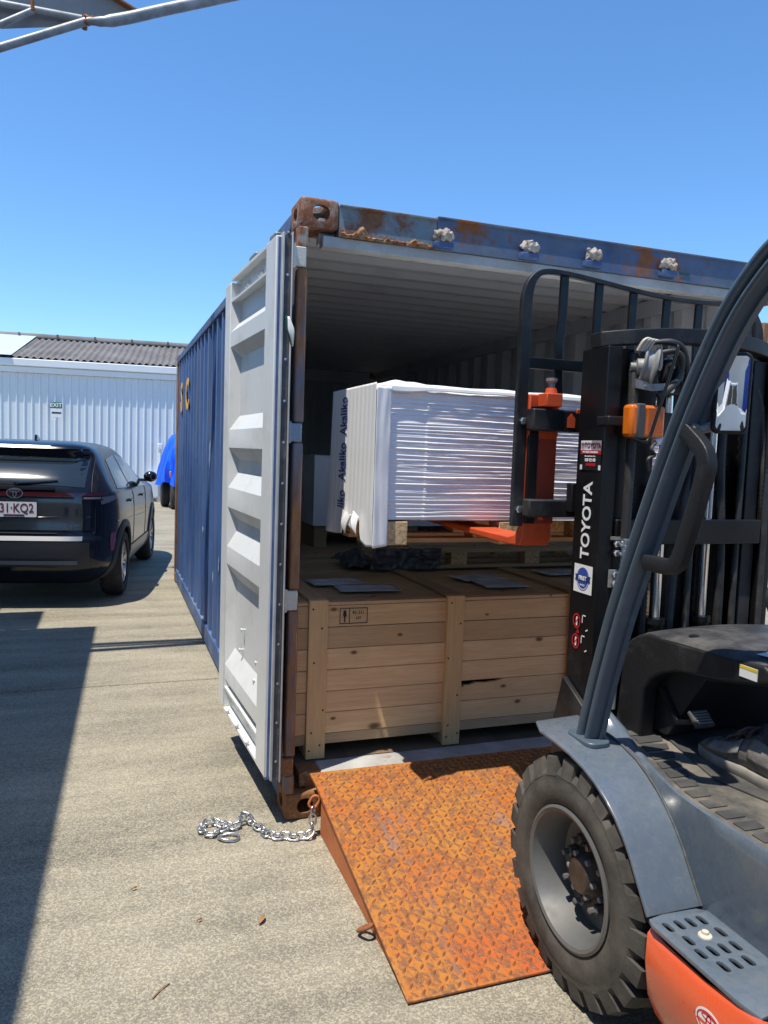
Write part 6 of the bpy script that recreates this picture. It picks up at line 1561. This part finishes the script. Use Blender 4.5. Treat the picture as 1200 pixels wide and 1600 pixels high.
def shoe(fo, mirror=1):
    st_ = [(0.0, 0.018, 0.030, 0.006), (0.015, 0.034, 0.046, 0.005), (0.05, 0.045, 0.062, 0.0), (0.10, 0.048, 0.078, 0.0), (0.14, 0.043, 0.096, 0.003), (0.18, 0.038, 0.118, 0.005), (0.22, 0.037, 0.136, 0.003), (0.26, 0.036, 0.135, 0.0), (0.285, 0.026, 0.118, 0.006)]
    bm = B(); rings = []
    S_ = smoothline([Vector((a, b_, c)) for a, b_, c, d_ in st_], 4)
    for v in S_:
        ring = []
        for k in range(20):
            a = 2*math.pi*k/20; u = math.cos(a); w_ = math.sin(a)
            hw = v.y*(abs(u)**0.8)*(1 if u > 0 else -1)*(1.0 if w_ < 0.2 else 1-0.25*(w_-0.2)); h = 0.016+(v.z-0.016)*(0.5+0.5*w_)
            p = fo+fd_*v.x+fs*hw*mirror; ring.append(bm.verts.new((p.x, p.y, fo.z+h+0.003*noise.noise(Vector((v.x*30, a*2, 1))))))
        rings.append(ring)
    for p, q in zip(rings, rings[1:]):
        for k in range(20): bm.faces.new((p[k], p[(k+1) % 20], q[(k+1) % 20], q[k]))
    bm.faces.new(rings[0]); bm.faces.new(rings[-1])
    so = obj("shoe", bm, M['shoe'], ps, smooth=60)
    bm = B(); low = []
    for z, g in ((0.0, 1.0), (0.012, 1.10), (0.026, 1.10), (0.030, 1.02)):
        ring = []
        for v in S_: ring.append(fo+fd_*(v.x-0.006*(v.x < 0.02))+fs*v.y*g*mirror)
        for v in reversed(S_): ring.append(fo+fd_*(v.x-0.006*(v.x < 0.02))-fs*v.y*g*mirror)
        low.append([bm.verts.new((p.x, p.y, fo.z+z+(0.010*max(0, 1-v_/6) if True else 0))) for v_, p in enumerate(ring)] if False else [bm.verts.new((p.x, p.y, fo.z+z)) for p in ring])
    for p, q in zip(low, low[1:]):
        for k in range(len(p)): bm.faces.new((p[k], p[(k+1) % len(p)], q[(k+1) % len(p)], q[k]))
    bm.faces.new(low[0]); bm.faces.new(low[-1]); obj("sole", bm, M['sole'], so, smooth=40)
    for k in range(5):
        x = 0.105+0.022*k; z = 0.080+0.0135*k
        bm = B(); sg = 1 if k % 2 else -1
        c0 = fo+fd_*x; P = [c0+fs*0.030*sg+Vector((0, 0, z-0.008)), c0+fs*0.010*sg+Vector((0, 0, z+0.008)), c0-fs*0.010*sg+fd_*0.012+Vector((0, 0, z+0.012)), c0-fs*0.030*sg+fd_*0.02+Vector((0, 0, z))]
        tube(bm, smoothline(P, 4), 0.0052, 6); obj("lace", bm, M['lace'], so, smooth=60)
    for sg in (1, -1):
        c0 = fo+fd_*0.19+Vector((0, 0, 0.135)); bm = B(); tube(bm, smoothline([c0, c0+fs*0.03*sg+Vector((0, 0, 0.012)), c0+fs*0.05*sg-fd_*0.02+Vector((0, 0, -0.012)), c0+fs*0.02*sg-fd_*0.01+Vector((0, 0, -0.004)), c0+fs*0.045*sg-fd_*0.06+Vector((0, 0, -0.035))], 5), 0.0036, 6); obj("lace", bm, M['lace'], so, smooth=60)
    def skin(u, a, lift):          # point on the upper: u along the shoe, a round it
        i = min(len(S_)-1, int(u*(len(S_)-1))); v = S_[i]; cu_, w_ = math.cos(a), math.sin(a)
        hw = v.y*(abs(cu_)**0.8)*(1 if cu_ > 0 else -1)*(1.0 if w_ < 0.2 else 1-0.25*(w_-0.2)); h = 0.016+(v.z-0.016)*(0.5+0.5*w_)
        p = fo+fd_*v.x+fs*hw*mirror; n_ = (fs*cu_*mirror+Vector((0, 0, w_))).normalized()
        return Vector((p.x, p.y, fo.z+h))+n_*lift
    for (u0, u1, a0, a1) in ((0.02, 0.22, 0.35, 2.79), (0.30, 0.62, 0.05, 0.95), (0.30, 0.62, 2.19, 3.09), (0.70, 0.98, -0.2, 0.9), (0.70, 0.98, 2.24, 3.34)):
        bm = B(); grid(bm, 10, 10, lambda s, t: skin(u0+(u1-u0)*s, a0+(a1-a0)*t+0.12*math.sin(3*s), 0.0035)); obj("shoe_panel", bm, M['shoe_panel'], so, smooth=60).modifiers.new("s", 'SOLIDIFY').thickness = 0.002
    # stitched side panel
    bm = B(); tube(bm, [fo+fd_*(0.11+0.055*math.cos(a))-fs*(0.047*mirror)*-1+Vector((0, 0, 0.050+0.018*math.sin(a))) for a in [2*math.pi*k/18 for k in range(18)]], 0.002, 6, True); obj("stitching", bm, M['lace'], so, smooth=60)
    return so
shoe(fo); shoe(Vector((1.29, -1.30, FLZ+0.007)), -1)
# continuous seated body from the ankles up
vs_ = [((1.06, -2.36, 1.20), .16), ((1.06, -2.42, 1.45), .165), ((1.06, -2.40, 1.62), .15), ((1.06, -2.37, 1.72), .065), ((1.06, -2.34, 1.84), .10), ((1.06, -2.33, 1.93), .085),
       ((0.985, -2.32, 1.19), .095), ((0.995, -1.97, 1.17), .078), ((0.997, -1.86, 1.11), .066), ((0.997, -1.60, 0.90), .052), ((0.997, -1.522, 0.82), .042),
       ((1.165, -2.32, 1.19), .095), ((1.22, -1.97, 1.17), .078), ((1.25, -1.86, 1.11), .066), ((1.285, -1.60, 0.90), .052), ((1.29, -1.535, 0.82), .042),
       ((0.885, -2.38, 1.58), .06), ((0.845, -2.20, 1.38), .046), ((0.95, -1.93, 1.27), .036), ((0.99, -1.82, 1.26), .030),
       ((1.235, -2.38, 1.58), .06), ((1.30, -2.20, 1.38), .046), ((1.21, -1.93, 1.27), .036), ((1.17, -1.82, 1.26), .030)]
ed = [(0, 1), (1, 2), (2, 3), (3, 4), (4, 5), (0, 6), (6, 7), (7, 8), (8, 9), (9, 10), (0, 11), (11, 12), (12, 13), (13, 14), (14, 15), (2, 16), (16, 17), (17, 18), (18, 19), (2, 20), (20, 21), (21, 22), (22, 23)]
me = bpy.data.meshes.new("body"); me.from_pydata([Vector(v)-Vector((1.0, -1.7, 0.67)) for v, r in vs_], ed, [])
bo = bpy.data.objects.new("body", me); COL.objects.link(bo); bo.parent = ps
md = bo.modifiers.new("skin", 'SKIN'); md.use_smooth_shade = True
for k, (v, r) in enumerate(vs_):
    me.skin_vertices[0].data[k].radius = (r, r); me.skin_vertices[0].data[k].use_root = (k == 0)
bo.modifiers.new("sub", 'SUBSURF').levels = 2; bo.modifiers['sub'].render_levels = 2
def body_mat():
    m, nt, b, co = new_mat("operator_clothes")
    s = nt.nodes.new('ShaderNodeSeparateXYZ'); nt.links.new(co, s.inputs[0])
    c = mixc(nt, ramp(nt, [(0.0, 0.0), (0.001, 1.0)], mth(nt, 'SUBTRACT', s.outputs['Z'], 0.60)), (0.035, 0.042, 0.06), (0.10, 0.13, 0.20))
    c = mixc(nt, ramp(nt, [(0.0, 0.0), (0.001, 1.0)], mth(nt, 'SUBTRACT', s.outputs['Z'], 1.06)), c, (0.45, 0.27, 0.19))
    setc(nt, b, c); b.inputs['Roughness'].default_value = 0.85; return m
me.materials.append(body_mat())

# ------------------------------------------------------------------ yard behind the camera (seen in the wing mirror)
M['officewall'] = paint('office_wall', (0.62, 0.60, 0.56), 0.8, 0, 0.04, 1)
M['bluedoor'] = paint('blue_door', (0.02, 0.055, 0.30), 0.5)
of_ = thing("office_building", "pale low building with blue doors reflected in the wing mirror", "building", (6, -14.3, 0))
bm = B(); box(bm, -12, 26, -14.6, -14.0, 0, 3.1); obj("wall", bm, M['officewall'], of_)
bm = B(); box(bm, -12, 26, -15.2, -13.4, 3.11, 3.35); obj("fascia", bm, M['trim'], of_)
for x in (-6, -1.5, 2.2, 5.0, 8.5):
    bm = B(); box(bm, x, x+1.3, -13.99, -13.95, 0.0, 2.4); obj("door", bm, M['bluedoor'], of_)
    bm = B(); box(bm, x-0.08, x, -13.99, -13.93, 0.0, 2.48); box(bm, x+1.3, x+1.38, -13.99, -13.93, 0.0, 2.48); obj("door_frame", bm, M['trim'], of_)
ut = thing("white_ute", "white utility vehicle reflected in the wing mirror", "car", (-2.9, -11.2, 0), R(48), local=True)
M['utewhite'] = paint('ute_white', (0.78, 0.78, 0.77), 0.3, 0, 0.02, coat=0.8)
bm = B(); prism(bm, [(-2.4, 0.45), (-2.45, 0.75), (-2.4, 1.02), (-0.75, 1.06), (-0.70, 1.35), (-0.35, 1.70), (0.75, 1.72), (1.35, 1.15), (2.3, 1.02), (2.45, 0.8), (2.45, 0.45), (2.0, 0.38), (-2.0, 0.38)], 0, -0.88, 0.88); obj("body", bm, M['utewhite'], ut, bevel=0.06, seg=3)
for sg in (-1, 1):
    bm = B(); prism(bm, [(-0.58, 1.12), (-0.52, 1.38), (-0.28, 1.62), (0.20, 1.63), (0.20, 1.12)], 0, sg*0.881, sg*0.886); prism(bm, [(0.26, 1.12), (0.26, 1.63), (0.70, 1.62), (1.15, 1.14)], 0, sg*0.881, sg*0.886); obj("side_window", bm, M['carglass'], ut)
    for y in (-1.5, 1.5):
        bm = B(); lathe(bm, [(0.2, -0.1), (0.34, -0.1), (0.36, -0.06), (0.36, 0.06), (0.34, 0.1), (0.2, 0.1), (0.001, 0.06*sg)], (sg*0.80, y, 0.36), 'x', 28); obj("wheel", bm, M['tyre'], ut, smooth=40)
